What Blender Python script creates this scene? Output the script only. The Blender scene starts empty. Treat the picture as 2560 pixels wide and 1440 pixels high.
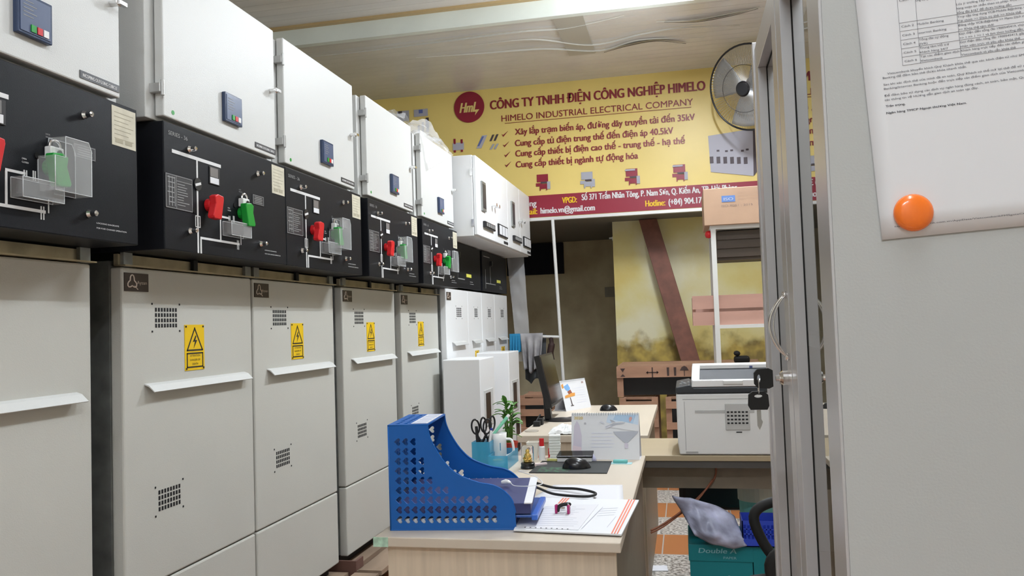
import bpy, bmesh, math, random
from mathutils import Vector, Matrix, noise
random.seed(7)
C = bpy.context.scene.collection
# ---------------------------------------------------------------- camera
F = 2000.0
def cam_axes(yaw, pitch, roll):
    cy, sy = math.cos(yaw), math.sin(yaw)
    fw = Vector((-sy*math.cos(pitch), cy*math.cos(pitch), math.sin(pitch)))
    r = Vector((cy, sy, 0)); d = -r.cross(fw)
    c, s = math.cos(roll), math.sin(roll)
    return c*r+s*d, -s*r+c*d, fw
AR, AD, AF = cam_axes(math.radians(12.09), math.radians(2.555), math.radians(1.909))
EYE = Vector((0, 0, 1.3))
cd = bpy.data.cameras.new('camera'); cam = bpy.data.objects.new('camera', cd); C.objects.link(cam)
cd.sensor_width = 36; cd.lens = F/2560*36; cd.clip_start = .02
m = Matrix((( AR.x, -AD.x, -AF.x, EYE.x), (AR.y, -AD.y, -AF.y, EYE.y), (AR.z, -AD.z, -AF.z, EYE.z), (0, 0, 0, 1)))
cam.matrix_world = m
bpy.context.scene.camera = cam
# ---------------------------------------------------------------- world, lights, exposure
w = bpy.data.worlds.new('world'); bpy.context.scene.world = w; w.use_nodes = True
w.node_tree.nodes['Background'].inputs[0].default_value = (.9, .95, 1, 1)
w.node_tree.nodes['Background'].inputs[1].default_value = .25
vs = bpy.context.scene.view_settings
vs.view_transform = 'Standard'; vs.look = 'None'; vs.gamma = 1; vs.use_curve_mapping = False
vs.exposure = 0.0
def area(name, loc, sx, sy, power, col=(1, 1, 1), rot=(0, 0, 0)):
    l = bpy.data.lights.new(name, 'AREA'); l.shape = 'RECTANGLE'; l.size = sx; l.size_y = sy; l.energy = power; l.color = col
    o = bpy.data.objects.new(name, l); o.location = loc; o.rotation_euler = rot; C.objects.link(o); return o
LC = (.86, .93, 1)
def tube_light(x, y, zc, power, up, rz=0):
    # a bare tube shines down and sideways, and back up onto the ceiling
    area('tube_light_down', (x, y, zc-.10), .05, 1.2, power, LC, (0, 0, rz))
    area('tube_light_side', (x-.03*math.cos(rz), y-.03*math.sin(rz), zc-.075), 1.2, .05, power*.45, LC, (math.pi/2, 0, rz+math.pi/2)).rotation_euler = (0, math.pi/2, rz)
    area('tube_light_up', (x, y, zc-.05), .08, 1.2, power*up, LC, (math.pi, 0, rz))
tube_light(.35, 2.9, 3.60, 25, .5)
tube_light(.35, .4, 3.60, 24, .3)
tube_light(-.5, -1.6, 3.60, 58, .2, math.pi/2)
tube_light(.2, 5.1, 3.60, 84, 1.2)

def onp(ax, val, x, y):
    v = AR*((x-1280)/F) + AD*((y-720)/F) + AF
    t = (val-EYE[ax])/v[ax]
    return EYE + v*t
# ---------------------------------------------------------------- materials
MATS = {}
def _new(name):
    m_ = bpy.data.materials.new(name); m_.use_nodes = True; nt = m_.node_tree
    return m_, nt, nt.nodes['Principled BSDF']
def mat(name, col, rough=.5, metal=0., bump=0., bscale=200., var=0., vscale=4., alpha=1., trans=0., emit=0., coat=0., stretch=None, ior=1.45, spec=.5):
    if name in MATS: return MATS[name]
    m_, nt, b = _new(name)
    b.inputs['Base Color'].default_value = (*col, 1); b.inputs['Roughness'].default_value = rough
    b.inputs['Metallic'].default_value = metal; b.inputs['IOR'].default_value = ior
    b.inputs['Specular IOR Level'].default_value = spec
    if trans: b.inputs['Transmission Weight'].default_value = trans
    if alpha < 1: b.inputs['Alpha'].default_value = alpha
    if coat: b.inputs['Coat Weight'].default_value = coat
    if emit: b.inputs['Emission Color'].default_value = (*col, 1); b.inputs['Emission Strength'].default_value = emit
    if bump or var:
        tc = nt.nodes.new('ShaderNodeTexCoord'); mp = nt.nodes.new('ShaderNodeMapping')
        nt.links.new(tc.outputs['Object'], mp.inputs[0])
        if stretch: mp.inputs['Scale'].default_value = stretch
    if bump:
        n = nt.nodes.new('ShaderNodeTexNoise'); n.inputs['Scale'].default_value = bscale
        nt.links.new(mp.outputs[0], n.inputs['Vector'])
        bp = nt.nodes.new('ShaderNodeBump'); bp.inputs['Strength'].default_value = bump; bp.inputs['Distance'].default_value = .002
        nt.links.new(n.outputs[0], bp.inputs['Height']); nt.links.new(bp.outputs[0], b.inputs['Normal'])
    if var:
        n = nt.nodes.new('ShaderNodeTexNoise'); n.inputs['Scale'].default_value = vscale; n.inputs['Detail'].default_value = 5
        nt.links.new(mp.outputs[0], n.inputs['Vector'])
        r = nt.nodes.new('ShaderNodeValToRGB')
        r.color_ramp.elements[0].position = .3; r.color_ramp.elements[1].position = .7
        r.color_ramp.elements[0].color = (*[c*(1-var) for c in col], 1); r.color_ramp.elements[1].color = (*[min(1, c*(1+var)) for c in col], 1)
        nt.links.new(n.outputs[0], r.inputs[0]); nt.links.new(r.outputs[0], b.inputs['Base Color'])
    MATS[name] = m_; return m_
PAINT = mat('grey_powder_coat', (.64, .645, .63), .42, bump=.25, bscale=350)
PAINT_SHADED = mat('shaded_powder_coat', (.58, .575, .53), .42, bump=.2, bscale=350, var=.015, vscale=3)  # same paint as the upper doors, the dimmer light put into its colour
WHITE_ST = mat('white_powder_coat', (.86, .87, .88), .38, bump=.1, bscale=300)
BLACKP = mat('black_panel_paint', (.011, .012, .015), .42, bump=.2, bscale=500, spec=.12)
STEEL = mat('galvanised_steel', (.30, .31, .30), .45, .7, var=.25, vscale=12)
GALV = mat('yellow_galvanised', (.42, .36, .24), .4, .6, var=.25, vscale=10)
CHROME = mat('chrome', (.8, .8, .8), .15, 1)
DARK = mat('dark_gap', (.01, .01, .012), .7)
WHITEP = mat('white_print', (.75, .75, .75), .6)
GREYP = mat('grey_print', (.28, .28, .28), .6)
DGREY = mat('dark_plate', (.035, .035, .04), .4)
NAVY = mat('relay_navy', (.03, .05, .11), .25)
REDP = mat('red_plastic', (.62, .015, .02), .3)
GREENP = mat('green_plastic', (.01, .30, .035), .3)
CLEAR = mat('clear_plastic', (.80, .82, .83), .10, alpha=.18, spec=1.)
STICK = mat('cream_sticker', (.62, .58, .46), .6, var=.12, vscale=25)
BROWN = mat('brown_plate', (.045, .032, .028), .35)
YSIGN = mat('yellow_sign', (.85, .55, .01), .45)
INK = mat('black_ink', (.02, .02, .02), .6)
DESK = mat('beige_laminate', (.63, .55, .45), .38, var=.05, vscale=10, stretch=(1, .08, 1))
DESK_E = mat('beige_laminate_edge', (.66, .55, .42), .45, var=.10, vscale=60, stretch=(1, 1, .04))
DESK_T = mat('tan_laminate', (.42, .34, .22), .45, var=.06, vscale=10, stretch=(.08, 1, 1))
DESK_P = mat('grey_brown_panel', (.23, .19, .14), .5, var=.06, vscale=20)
BLUE = mat('blue_rack_plastic', (.004, .11, .42), .38, bump=.05, bscale=80)
WOOD = mat('pink_brown_wood', (.34, .19, .12), .65, var=.25, vscale=8, stretch=(.25, 1, 1))
WOODP = mat('pallet_wood', (.28, .20, .14), .7, var=.3, vscale=8, stretch=(1, .25, 1))
PLANK = mat('red_brown_plank', (.17, .065, .042), .6, var=.25, vscale=12)
PINKW = mat('pink_timber', (.50, .29, .23), .6, var=.12, vscale=8, stretch=(.2, 1, 1))
CARD = mat('cardboard', (.46, .30, .20), .7, var=.05, vscale=6)
BLK = mat('black_plastic', (.012, .012, .014), .35)
BLKM = mat('matte_black', (.012, .012, .012), .7)
ALU = mat('brushed_aluminium', (.60, .60, .62), .28, .35)
ALUB = mat('bluish_aluminium', (.42, .47, .52), .28, .4)
CAB = mat('cabinet_grey_paint', (.475, .49, .485), .4, bump=.08, bscale=400)
GLASS = mat('pane_glass', (.96, .99, .98), .0, trans=1., ior=1.5)
PAPER = mat('white_paper', (.76, .77, .80), .6)
PAPER2 = mat('plain_paper', (.72, .72, .76), .6)
PWHITE = mat('white_plastic', (.82, .82, .82), .3)
PRGREY = mat('printer_grey_white', (.78, .785, .78), .38)
PRDARK = mat('printer_dark', (.03, .034, .04), .35)
ORANGE = mat('orange_magnet', (.95, .20, .02), .22, coat=.5)
BAN_Y = mat('banner_yellow', (.84, .65, .21), .38, var=.06, vscale=1.5)
BAN_R = mat('banner_maroon', (.27, .015, .035), .4)
BAN_D = mat('banner_dark_red', (.25, .02, .03), .4)
MINK = mat('banner_cream', (.80, .62, .22), .4)
POLE = mat('white_metal', (.72, .72, .70), .35)
BLK_SCR = mat('screen_glass', (.02, .02, .02), .12)
TEAL = mat('teal_carton', (.005, .23, .27), .5, var=.06)
CYAN = mat('cyan_print', (.25, .55, .62), .5)
CBLUE = mat('clear_blue_plastic', (.06, .42, .66), .12, alpha=.62)
MUG = mat('white_ceramic', (.88, .88, .87), .15)
LEAF = mat('bamboo_leaf', (.09, .26, .04), .45, var=.35, vscale=30)
STEM = mat('bamboo_stem', (.10, .20, .03), .5)
GOLD = mat('gold', (.85, .60, .18), .25, .9)
PINKM = mat('magenta_plastic', (.40, .02, .14), .35)
NAVYF = mat('navy_folder', (.035, .045, .15), .45)
BLUEF = mat('blue_plastic_folder', (.05, .14, .50), .25, trans=.3)
TAN = mat('recess_paint', (.34, .27, .11), .8)

def wall_paint():
    m_, nt, b = _new('stained_yellow_paint')
    tc = nt.nodes.new('ShaderNodeTexCoord'); L = nt.links.new
    n = nt.nodes.new('ShaderNodeTexNoise'); n.inputs['Scale'].default_value = 1.4; n.inputs['Detail'].default_value = 6
    L(tc.outputs['Object'], n.inputs['Vector'])
    r = nt.nodes.new('ShaderNodeValToRGB'); e = r.color_ramp.elements
    e[0].position = .36; e[0].color = (.66, .53, .18, 1); e[1].position = .60; e[1].color = (.76, .72, .50, 1)
    x = e.new(.48); x.color = (.70, .62, .28, 1)
    L(n.outputs[0], r.inputs[0])
    # damp band near the floor with its own ragged shape
    sp = nt.nodes.new('ShaderNodeSeparateXYZ'); L(tc.outputs['Object'], sp.inputs[0])
    n2 = nt.nodes.new('ShaderNodeTexNoise'); n2.inputs['Scale'].default_value = 5; n2.inputs['Detail'].default_value = 8; L(tc.outputs['Object'], n2.inputs['Vector'])
    a = nt.nodes.new('ShaderNodeMath'); a.operation = 'MULTIPLY_ADD'; L(n2.outputs[0], a.inputs[0]); a.inputs[1].default_value = -.55; L(sp.outputs[2], a.inputs[2])
    mr = nt.nodes.new('ShaderNodeMapRange'); L(a.outputs[0], mr.inputs[0]); mr.inputs[1].default_value = .74; mr.inputs[2].default_value = .86; mr.inputs[3].default_value = 1; mr.inputs[4].default_value = 0
    mx = nt.nodes.new('ShaderNodeMixRGB'); L(mr.outputs[0], mx.inputs[0]); L(r.outputs[0], mx.inputs[1])
    n3 = nt.nodes.new('ShaderNodeTexNoise'); n3.inputs['Scale'].default_value = 8; L(tc.outputs['Object'], n3.inputs['Vector'])
    r3 = nt.nodes.new('ShaderNodeValToRGB'); r3.color_ramp.elements[0].position = .35; r3.color_ramp.elements[0].color = (.22, .16, .05, 1)
    r3.color_ramp.elements[1].position = .62; r3.color_ramp.elements[1].color = (.52, .38, .09, 1); L(n3.outputs[0], r3.inputs[0])
    L(r3.outputs[0], mx.inputs[2]); L(mx.outputs[0], b.inputs['Base Color']); b.inputs['Roughness'].default_value = .75
    return m_
def ramp_noise(name, scale, c0, c1, p0=.4, p1=.6, rough=.7, stretch=None, detail=6):
    m_, nt, b = _new(name); L = nt.links.new
    tc = nt.nodes.new('ShaderNodeTexCoord'); mp = nt.nodes.new('ShaderNodeMapping'); L(tc.outputs['Object'], mp.inputs[0])
    if stretch: mp.inputs['Scale'].default_value = stretch
    n = nt.nodes.new('ShaderNodeTexNoise'); n.inputs['Scale'].default_value = scale; n.inputs['Detail'].default_value = detail; L(mp.outputs[0], n.inputs['Vector'])
    r = nt.nodes.new('ShaderNodeValToRGB'); e = r.color_ramp.elements
    e[0].position = p0; e[0].color = (*c0, 1); e[1].position = p1; e[1].color = (*c1, 1)
    L(n.outputs[0], r.inputs[0]); L(r.outputs[0], b.inputs['Base Color']); b.inputs['Roughness'].default_value = rough
    return m_
def tile_mat():
    m_, nt, b = _new('floor_tiles'); L = nt.links.new
    tc = nt.nodes.new('ShaderNodeTexCoord'); sp = nt.nodes.new('ShaderNodeSeparateXYZ'); L(tc.outputs['Object'], sp.inputs[0])
    def M(op, a, bb=None, c=None):
        x = nt.nodes.new('ShaderNodeMath'); x.operation = op
        for i, v in enumerate((a, bb, c)):
            if v is None: continue
            if isinstance(v, (int, float)): x.inputs[i].default_value = v
            else: L(v, x.inputs[i])
        return x.outputs[0]
    row = M('MODULO', M('FLOOR', M('DIVIDE', M('ADD', sp.outputs[1], 20-4.38), .42)), 2)
    fy = M('FRACT', M('DIVIDE', M('ADD', sp.outputs[1], 20-4.38), .42))
    fx = M('FRACT', M('DIVIDE', M('ADD', sp.outputs[0], 20+.13), .21))
    g = M('MAXIMUM', M('LESS_THAN', fy, .03), M('LESS_THAN', fx, .035))
    n = nt.nodes.new('ShaderNodeTexNoise'); n.inputs['Scale'].default_value = 55; n.inputs['Detail'].default_value = 4; L(tc.outputs['Object'], n.inputs['Vector'])
    r = nt.nodes.new('ShaderNodeValToRGB'); e = r.color_ramp.elements; e[0].position = .42; e[0].color = (.20, .18, .16, 1); e[1].position = .56; e[1].color = (.66, .62, .57, 1); L(n.outputs[0], r.inputs[0])
    mx = nt.nodes.new('ShaderNodeMixRGB'); L(row, mx.inputs[0]); mx.inputs[1].default_value = (.42, .165, .06, 1); L(r.outputs[0], mx.inputs[2])
    mg = nt.nodes.new('ShaderNodeMixRGB'); L(g, mg.inputs[0]); L(mx.outputs[0], mg.inputs[1]); mg.inputs[2].default_value = (.45, .42, .38, 1)
    L(mg.outputs[0], b.inputs['Base Color']); b.inputs['Roughness'].default_value = .3
    return m_
# ---------------------------------------------------------------- mesh helpers
class MB:
    def __init__(s): s.bm = bmesh.new(); s.k = 0
    def box(s, x0, x1, y0, y1, z0, z1, M=None):
        if abs(x1-x0) < .0025 and not M: x1 += s.k*2e-5; s.k += 1   # keeps printed lines from sharing one plane
        vs_ = [s.bm.verts.new(((x0, x1)[i & 1], (y0, y1)[i >> 1 & 1], (z0, z1)[i >> 2 & 1])) for i in range(8)]
        if M: bmesh.ops.transform(s.bm, matrix=M, verts=vs_)
        for f in ((0, 2, 3, 1), (4, 5, 7, 6), (0, 1, 5, 4), (2, 6, 7, 3), (0, 4, 6, 2), (1, 3, 7, 5)): s.bm.faces.new([vs_[i] for i in f])
        return s
    def prism(s, pts, vec):
        vec = Vector(vec); a = [s.bm.verts.new(p) for p in pts]; b = [s.bm.verts.new(Vector(p)+vec) for p in pts]
        s.bm.faces.new(a); s.bm.faces.new(b[::-1]); n = len(pts)
        for i in range(n): s.bm.faces.new((a[i], b[i], b[(i+1) % n], a[(i+1) % n]))
        return s
    def tube(s, pts, r, seg=10, caps=True, closed=False):
        pts = [Vector(p) for p in pts]; rings = []; n = len(pts)
        rr = r if isinstance(r, (list, tuple)) else [r]*n
        t0 = None; up = None
        for i, p in enumerate(pts):
            if closed: t = pts[(i+1) % n]-pts[i-1]
            else: t = pts[min(i+1, n-1)]-pts[max(i-1, 0)]
            if t.length < 1e-9: t = Vector((0, 0, 1))
            t.normalize()
            if up is None: up = t.orthogonal().normalized()
            else:
                up = up - t*up.dot(t)
                up = up.normalized() if up.length > 1e-6 else t.orthogonal().normalized()
            v = t.cross(up)
            rings.append([s.bm.verts.new(p+(up*math.cos(2*math.pi*k/seg)+v*math.sin(2*math.pi*k/seg))*rr[i]) for k in range(seg)])
        m_ = n if closed else n-1
        for i in range(m_):
            a, b = rings[i], rings[(i+1) % n]
            for k in range(seg): s.bm.faces.new((a[k], a[(k+1) % seg], b[(k+1) % seg], b[k]))
        if caps and not closed: s.bm.faces.new(rings[0][::-1]); s.bm.faces.new(rings[-1])
        return s
    def lathe(s, prof, c=(0, 0, 0), seg=28, sx=1, sy=1, M=None):
        rings = []; allv = []
        for r, z in prof:
            if r < 1e-6: v = [s.bm.verts.new((c[0], c[1], c[2]+z))]
            else: v = [s.bm.verts.new((c[0]+r*sx*math.cos(2*math.pi*k/seg), c[1]+r*sy*math.sin(2*math.pi*k/seg), c[2]+z)) for k in range(seg)]
            rings.append(v); allv += v
        for a, b in zip(rings, rings[1:]):
            for k in range(seg):
                k2 = (k+1) % seg
                q = [a[k % len(a)], a[k2 % len(a)], b[k2 % len(b)], b[k % len(b)]]
                u = []
                for x in q:
                    if x not in u: u.append(x)
                if len(u) > 2: s.bm.faces.new(u)
        if M: bmesh.ops.transform(s.bm, matrix=M, verts=allv)
        return s
    def grid(s, fn, nu, nv, thick=None):
        g = [[s.bm.verts.new(fn(i/nu, j/nv)) for j in range(nv+1)] for i in range(nu+1)]
        for i in range(nu):
            for j in range(nv): s.bm.faces.new((g[i][j], g[i+1][j], g[i+1][j+1], g[i][j+1]))
        return s
    def build(s, name, mt, parent=None, bevel=0, smooth=False, solid=0, sub=0, loc=None, rz=None, segs=2):
        bmesh.ops.recalc_face_normals(s.bm, faces=s.bm.faces)
        me = bpy.data.meshes.new(name); s.bm.to_mesh(me); s.bm.free()
        if smooth:
            for p in me.polygons: p.use_smooth = True
        o = bpy.data.objects.new(name, me); C.objects.link(o)
        me.materials.append(mt)
        if solid: x = o.modifiers.new('solid', 'SOLIDIFY'); x.thickness = solid; x.offset = 0
        if bevel: x = o.modifiers.new('bevel', 'BEVEL'); x.width = bevel; x.segments = segs; x.limit_method = 'ANGLE'
        if sub: x = o.modifiers.new('sub', 'SUBSURF'); x.levels = sub; x.render_levels = sub
        if parent: o.parent = parent
        if loc: o.location = loc
        if rz is not None: o.rotation_euler = (0, 0, rz)
        return o
def bx(name, mt, parent, *a, bevel=0, **k): return MB().box(*a).build(name, mt, parent, bevel=bevel, **k)
def tag(o, label=None, cat=None, group=None, kind=None):
    if label: o['label'] = label
    if cat: o['category'] = cat
    if group: o['group'] = group
    if kind: o['kind'] = kind
    return o
def thing(name, loc, label, cat, group=None, rz=0):
    o = bpy.data.objects.new(name, None); C.objects.link(o); o.location = loc; o.rotation_euler = (0, 0, rz); o.empty_display_size = .05
    return tag(o, label, cat, group)
def struct(o): o['kind'] = 'structure'; return o
_tc = {}
def text_data(s, bold):
    bold = 0
    k = (s, bold)
    if k in _tc: return _tc[k]
    cu = bpy.data.curves.new('lettering', 'FONT'); cu.body = s; cu.size = 1; cu.offset = bold; cu.resolution_u = 3
    o = bpy.data.objects.new('lettering', cu); C.objects.link(o); bpy.context.view_layer.update()
    dg = bpy.context.evaluated_depsgraph_get(); me = bpy.data.meshes.new_from_object(o.evaluated_get(dg))
    vs_ = [tuple(v.co[:2]) for v in me.vertices]; fs = [tuple(p.vertices) for p in me.polygons]
    bpy.data.objects.remove(o); bpy.data.curves.remove(cu); bpy.data.meshes.remove(me)
    _tc[k] = (vs_, fs); return _tc[k]
def lettering(lines, mt, parent, o, xd, ud, width=None, cap=.01, bold=0., name='lettering', shear=0.):
    """lines: list of (text, x offset, y offset, width or None); one mesh"""
    if isinstance(lines, str): lines = [(lines, 0, 0, width)]
    o, xd, ud = Vector(o), Vector(xd).normalized(), Vector(ud).normalized(); V = []; Fs = []
    for ln in lines:
        s, ox, oy, wd = ln[:4]; cp = ln[4] if len(ln) > 4 else cap
        vs_, fs = text_data(s, bold); sc = cp/.73
        if not vs_: continue
        x0 = min(v[0] for v in vs_); x1 = max(v[0] for v in vs_)
        sx = wd/(x1-x0) if wd else sc
        nd = xd.cross(ud)
        for q in ([0] if not bold else [-1, 0, 1]):
            b = len(V)
            V += [tuple(o + nd*q*cp*.002 + xd*(ox+(v[0]-x0)*sx + v[1]*sc*shear + q*bold*sc*1.2) + ud*(oy+v[1]*sc)) for v in vs_]
            Fs += [tuple(i+b for i in f) for f in fs]
    me = bpy.data.meshes.new(name); me.from_pydata(V, [], Fs); me.materials.append(mt)
    ob = bpy.data.objects.new(name, me); C.objects.link(ob)
    if parent: ob.parent = parent
    return ob
def curve_panel(name, outline, holes, thick, mt, parent, M, bevel=0):
    cu = bpy.data.curves.new(name, 'CURVE'); cu.dimensions = '2D'; cu.fill_mode = 'BOTH'; cu.extrude = thick/2
    for pl in [outline]+holes:
        sp = cu.splines.new('POLY'); sp.points.add(len(pl)-1); sp.use_cyclic_u = True
        for p, q in zip(sp.points, pl): p.co = (q[0], q[1], 0, 1)
    o = bpy.data.objects.new(name, cu); C.objects.link(o); bpy.context.view_layer.update()
    dg = bpy.context.evaluated_depsgraph_get(); me = bpy.data.meshes.new_from_object(o.evaluated_get(dg))
    bpy.data.objects.remove(o); bpy.data.curves.remove(cu)
    me.transform(M); me.materials.clear(); me.materials.append(mt); me.name = name
    ob = bpy.data.objects.new(name, me); C.objects.link(ob); ob.parent = parent
    return ob
def rounded(pts, c=.0): return pts
def smoothpath(pts, n=6):
    pts = [Vector(p) for p in pts]; out = []
    for i in range(len(pts)-1):
        p0 = pts[max(i-1, 0)]; p1 = pts[i]; p2 = pts[i+1]; p3 = pts[min(i+2, len(pts)-1)]
        for k in range(n):
            t = k/n; out.append(.5*((2*p1)+(p2-p0)*t+(2*p0-5*p1+4*p2-p3)*t*t+(3*p1-p0-3*p2+p3)*t**3))
    out.append(pts[-1]); return out
X_, Y_, Z_ = Vector((1, 0, 0)), Vector((0, 1, 0)), Vector((0, 0, 1))
# ================================================================ SETTING
YW = 7.9; YB = 7.28; XC = -.66; KB = YB/6.9; ZC2 = 3.525; ZL = 1.3+(2.22-1.3)*KB
struct(bx('floor', tile_mat(), None, -4.4, 3.0, -3, 9.8, -.05, 0))
WALL = wall_paint()
RECM = ramp_noise('recess_wall_paint', 1.6, (.50, .40, .24), (.85, .78, .54), .35, .65, .85)
SIDEW = mat('side_wall_paint', (.70, .67, .58), .8, var=.06, vscale=1)
struct(bx('wall_back', WALL, None, XC, 3.0, YW, YW+.15, 0, ZL))
struct(bx('wall_recess', RECM, None, -4.2, XC+.15, 9.6, 9.7, 0, ZL+.05))
struct(bx('wall_recess_side', RECM, None, XC, XC+.15, YW+.15, 9.6, 0, ZL))
struct(bx('wall_left', SIDEW, None, -4.35, -4.2, -3, 9.7, 0, 3.75))
struct(bx('wall_right', SIDEW, None, 2.6, 2.75, -3, 9.7, 0, 3.75))
struct(bx('wall_front', SIDEW, None, -4.35, 2.75, -3.1, -2.95, 0, 3.75))
struct(bx('wall_loft', SIDEW, None, -4.2, 2.6, YB+.03, YB+.10, ZL+.03, 3.5))
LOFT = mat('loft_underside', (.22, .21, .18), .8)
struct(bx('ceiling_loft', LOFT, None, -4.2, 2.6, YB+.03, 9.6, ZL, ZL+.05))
# plank ceilings: boards run along X, modelled with grooves
def plank_ceiling(name, y0, y1, z, mt, pitch=.1, x0=-4.2, x1=2.6):
    b = MB(); n = int((y1-y0)/pitch)+1
    for i in range(n):
        a = y0+i*pitch; c = min(a+pitch-.004, y1)
        if c > a: b.box(x0, x1, a, c, z, z+.012)
    b.box(x0, x1, y0, y1, z+.012, z+.03)
    return struct(b.build(name, mt, None))
CEIL1 = mat('cream_plank_ceiling', (.86, .82, .76), .28, var=.08, vscale=2, stretch=(.3, 4, 1))
CEIL2 = mat('green_grey_plank_ceiling', (.74, .73, .71), .22, var=.08, vscale=1.6, stretch=(1, 1.5, 1))
plank_ceiling('ceiling', -2.95, 5.60, 3.64, CEIL1)
plank_ceiling('ceiling_far', 5.66, YB+.03, ZC2, CEIL2)
FASC = mat('pale_green_fascia', (.84, .90, .84), .4, var=.05, vscale=3)
struct(bx('trim_1', FASC, None, -4.2, 2.6, 5.60, 5.66, 3.495, 3.68, bevel=.004))
struct(bx('trim_2', mat('ochre_trim', (.55, .40, .20), .5), None, -4.2, 2.6, 5.56, 5.60, 3.62, 3.64))
struct(bx('trim_3', mat('grey_joint_strip', (.50, .49, .44), .4), None, -.85, -.63, 5.66, 6.55, ZC2-.012, ZC2))
# warped board edges with dark gaps on the far ceiling
def warp(pts, wd, name, mt, z=3.492, sag=.012):
    z += ZC2-3.5; ps = smoothpath([onp(2, ZC2, *p) for p in pts], 8); b = MB(); n = len(ps)
    for i in range(n-1):
        def q(k):
            t = k/(n-1); w_ = wd*(.15+math.sin(math.pi*t)) ; p = ps[k]
            return [(p.x, p.y-w_/2, z-sag*math.sin(math.pi*t)), (p.x, p.y+w_/2, z+.004)]
        a, c = q(i), q(i+1); v = [b.bm.verts.new(x) for x in (a[0], c[0], c[1], a[1])]; b.bm.faces.new(v)
    return struct(b.build(name, mt, None, solid=.002))
GAP = mat('ceiling_gap_dark', (.015, .015, .012), .8)
LIP = mat('ceiling_lip_white', (.75, .74, .68), .4)
warp([(1660, 52), (1740, 50), (1830, 34), (1895, 18)], .045, 'trim_4', GAP, 3.488)
warp([(1510, 128), (1570, 110), (1640, 98), (1715, 106)], .05, 'trim_5', GAP, 3.488)
warp([(1640, 50), (1730, 44), (1820, 28), (1900, 14)], .014, 'trim_6', LIP, 3.485)
warp([(1180, 112), (1330, 95), (1480, 108), (1600, 82), (1700, 66), (1850, 62)], .006, 'trim_7', LIP, 3.49)
warp([(1040, 142), (1200, 130), (1360, 118), (1500, 122), (1600, 96), (1760, 92)], .006, 'trim_8', LIP, 3.49)
warp([(760, 140), (900, 126), (1100, 100), (1300, 75), (1420, 66), (1560, 36)], .005, 'trim_9', LIP, 3.49)
# loft edge rail under the banner
struct(bx('trim_10', mat('pale_aluminium_edge', (.72, .72, .70), .35, .3), None, -2.0, 2.0, YB-.03, YB+.03, ZL-.028, ZL))
# ================================================================ BANNER
def bz(x, y): return onp(1, YB-.005, x, y)
ban = thing('shop_banner', (0, YB, 0), 'long yellow company banner with maroon lettering and a maroon bottom band across the loft front', 'banner')
def rel(v, o): return Vector(v)-Vector(o)
bx('banner_sheet', BAN_Y, ban, -4.0, 2.3, 0, .02, ZL+.005, ZC2)
bx('address_band', BAN_R, ban, -3.99, 2.29, -.004, 0, ZL+.008, ZL+.21)
def ban_text(s, l, r, cap, mt, bold=.02, ht=None, name='lettering', w=None, dy=-.006):
    a = bz(*l); c = bz(*r); z = (a.z+c.z)/2
    return lettering([(s, 0, 0, c.x-a.x)], mt, ban, (a.x, dy, z), X_, Z_, cap=cap*KB, bold=bold, name=name)
ban_text('CÔNG TY TNHH ĐIỆN CÔNG NGHIỆP HIMELO', (1226, 273), (1763, 226), .085, BAN_D, .03)
ban_text('HIMELO INDUSTRIAL ELECTRICAL COMPANY', (1254, 304), (1733, 262), .058, BAN_D, .006)
ban_text('Xây lắp trạm biến áp, đường dây truyền tải đến 35kV', (1288, 338), (1737, 299), .058, BAN_D, .026)
ban_text('Cung cấp tủ điện trung thế đến điện áp 40.5kV', (1288, 366), (1683, 333), .058, BAN_D, .026)
ban_text('Cung cấp thiết bị điện cao thế - trung thế - hạ thế', (1289, 392), (1712, 358), .058, BAN_D, .026)
ban_text('Cung cấp thiết bị ngành tự động hóa', (1290, 418), (1595, 397), .058, BAN_D, .026)
a = bz(1262, 307); c = bz(1728, 266)
bx('underline', BAN_D, ban, a.x, c.x, -.007, -.004, (a.z+c.z)/2-.008, (a.z+c.z)/2-.004)
for (px, py) in ((1262, 335), (1265, 361), (1268, 386), (1270, 411)):
    p = bz(px, py); q = (p.x, -.006, p.z)
    MB().prism([(p.x-.03, -.006, p.z), (p.x-.015, -.006, p.z-.025), (p.x+.03, -.006, p.z+.025), (p.x-.015, -.006, p.z-.008)], (0, .004, 0)).build('tick_mark', BAN_D, ban)
ban_text('VPGD:', (1406, 508), (1442, 506), .055, YSIGN, .026)
ban_text('Số 371 Trần Nhân Tông, P. Nam Sơn, Q. Kiến An, TP. Hải Phòng', (1455, 505), (1842, 471), .055, WHITEP, .026)
ban_text('Hotline:', (1614, 517), (1663, 513), .055, YSIGN, .026)
ban_text('(+84) 904.17', (1672, 513), (1754, 507), .055, WHITEP, .026)
ban_text('Hải Phòng', (1262, 520), (1341, 515), .055, WHITEP, .026)
ban_text('Email:', (1302, 538), (1343, 535), .055, YSIGN, .026)
ban_text('himelo.vn@gmail.com', (1352, 534), (1487, 526), .055, WHITEP, .026)
# emblem
p = bz(1173, 268)
em = MB().lathe([(0, -.003), (.148, -.003), (.148, .003), (0, .003)], seg=48, M=Matrix.Translation((p.x, -.008, p.z)) @ Matrix.Rotation(math.pi/2, 4, 'X')).build('emblem', BAN_R, ban)
lettering([('HmL', 0, 0, .165)], MINK, ban, (p.x-.092, -.0125, p.z-.05), X_, Z_, cap=.10, bold=.03, shear=.22, name='emblem_lettering')
MB().prism([(p.x+.05, -.013, p.z-.03), (p.x+.10, -.013, p.z-.03), (p.x+.055, -.013, p.z-.085), (p.x+.065, -.013, p.z-.045)], (0, .001, 0)).build('emblem_bolt', MINK, ban)
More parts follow.
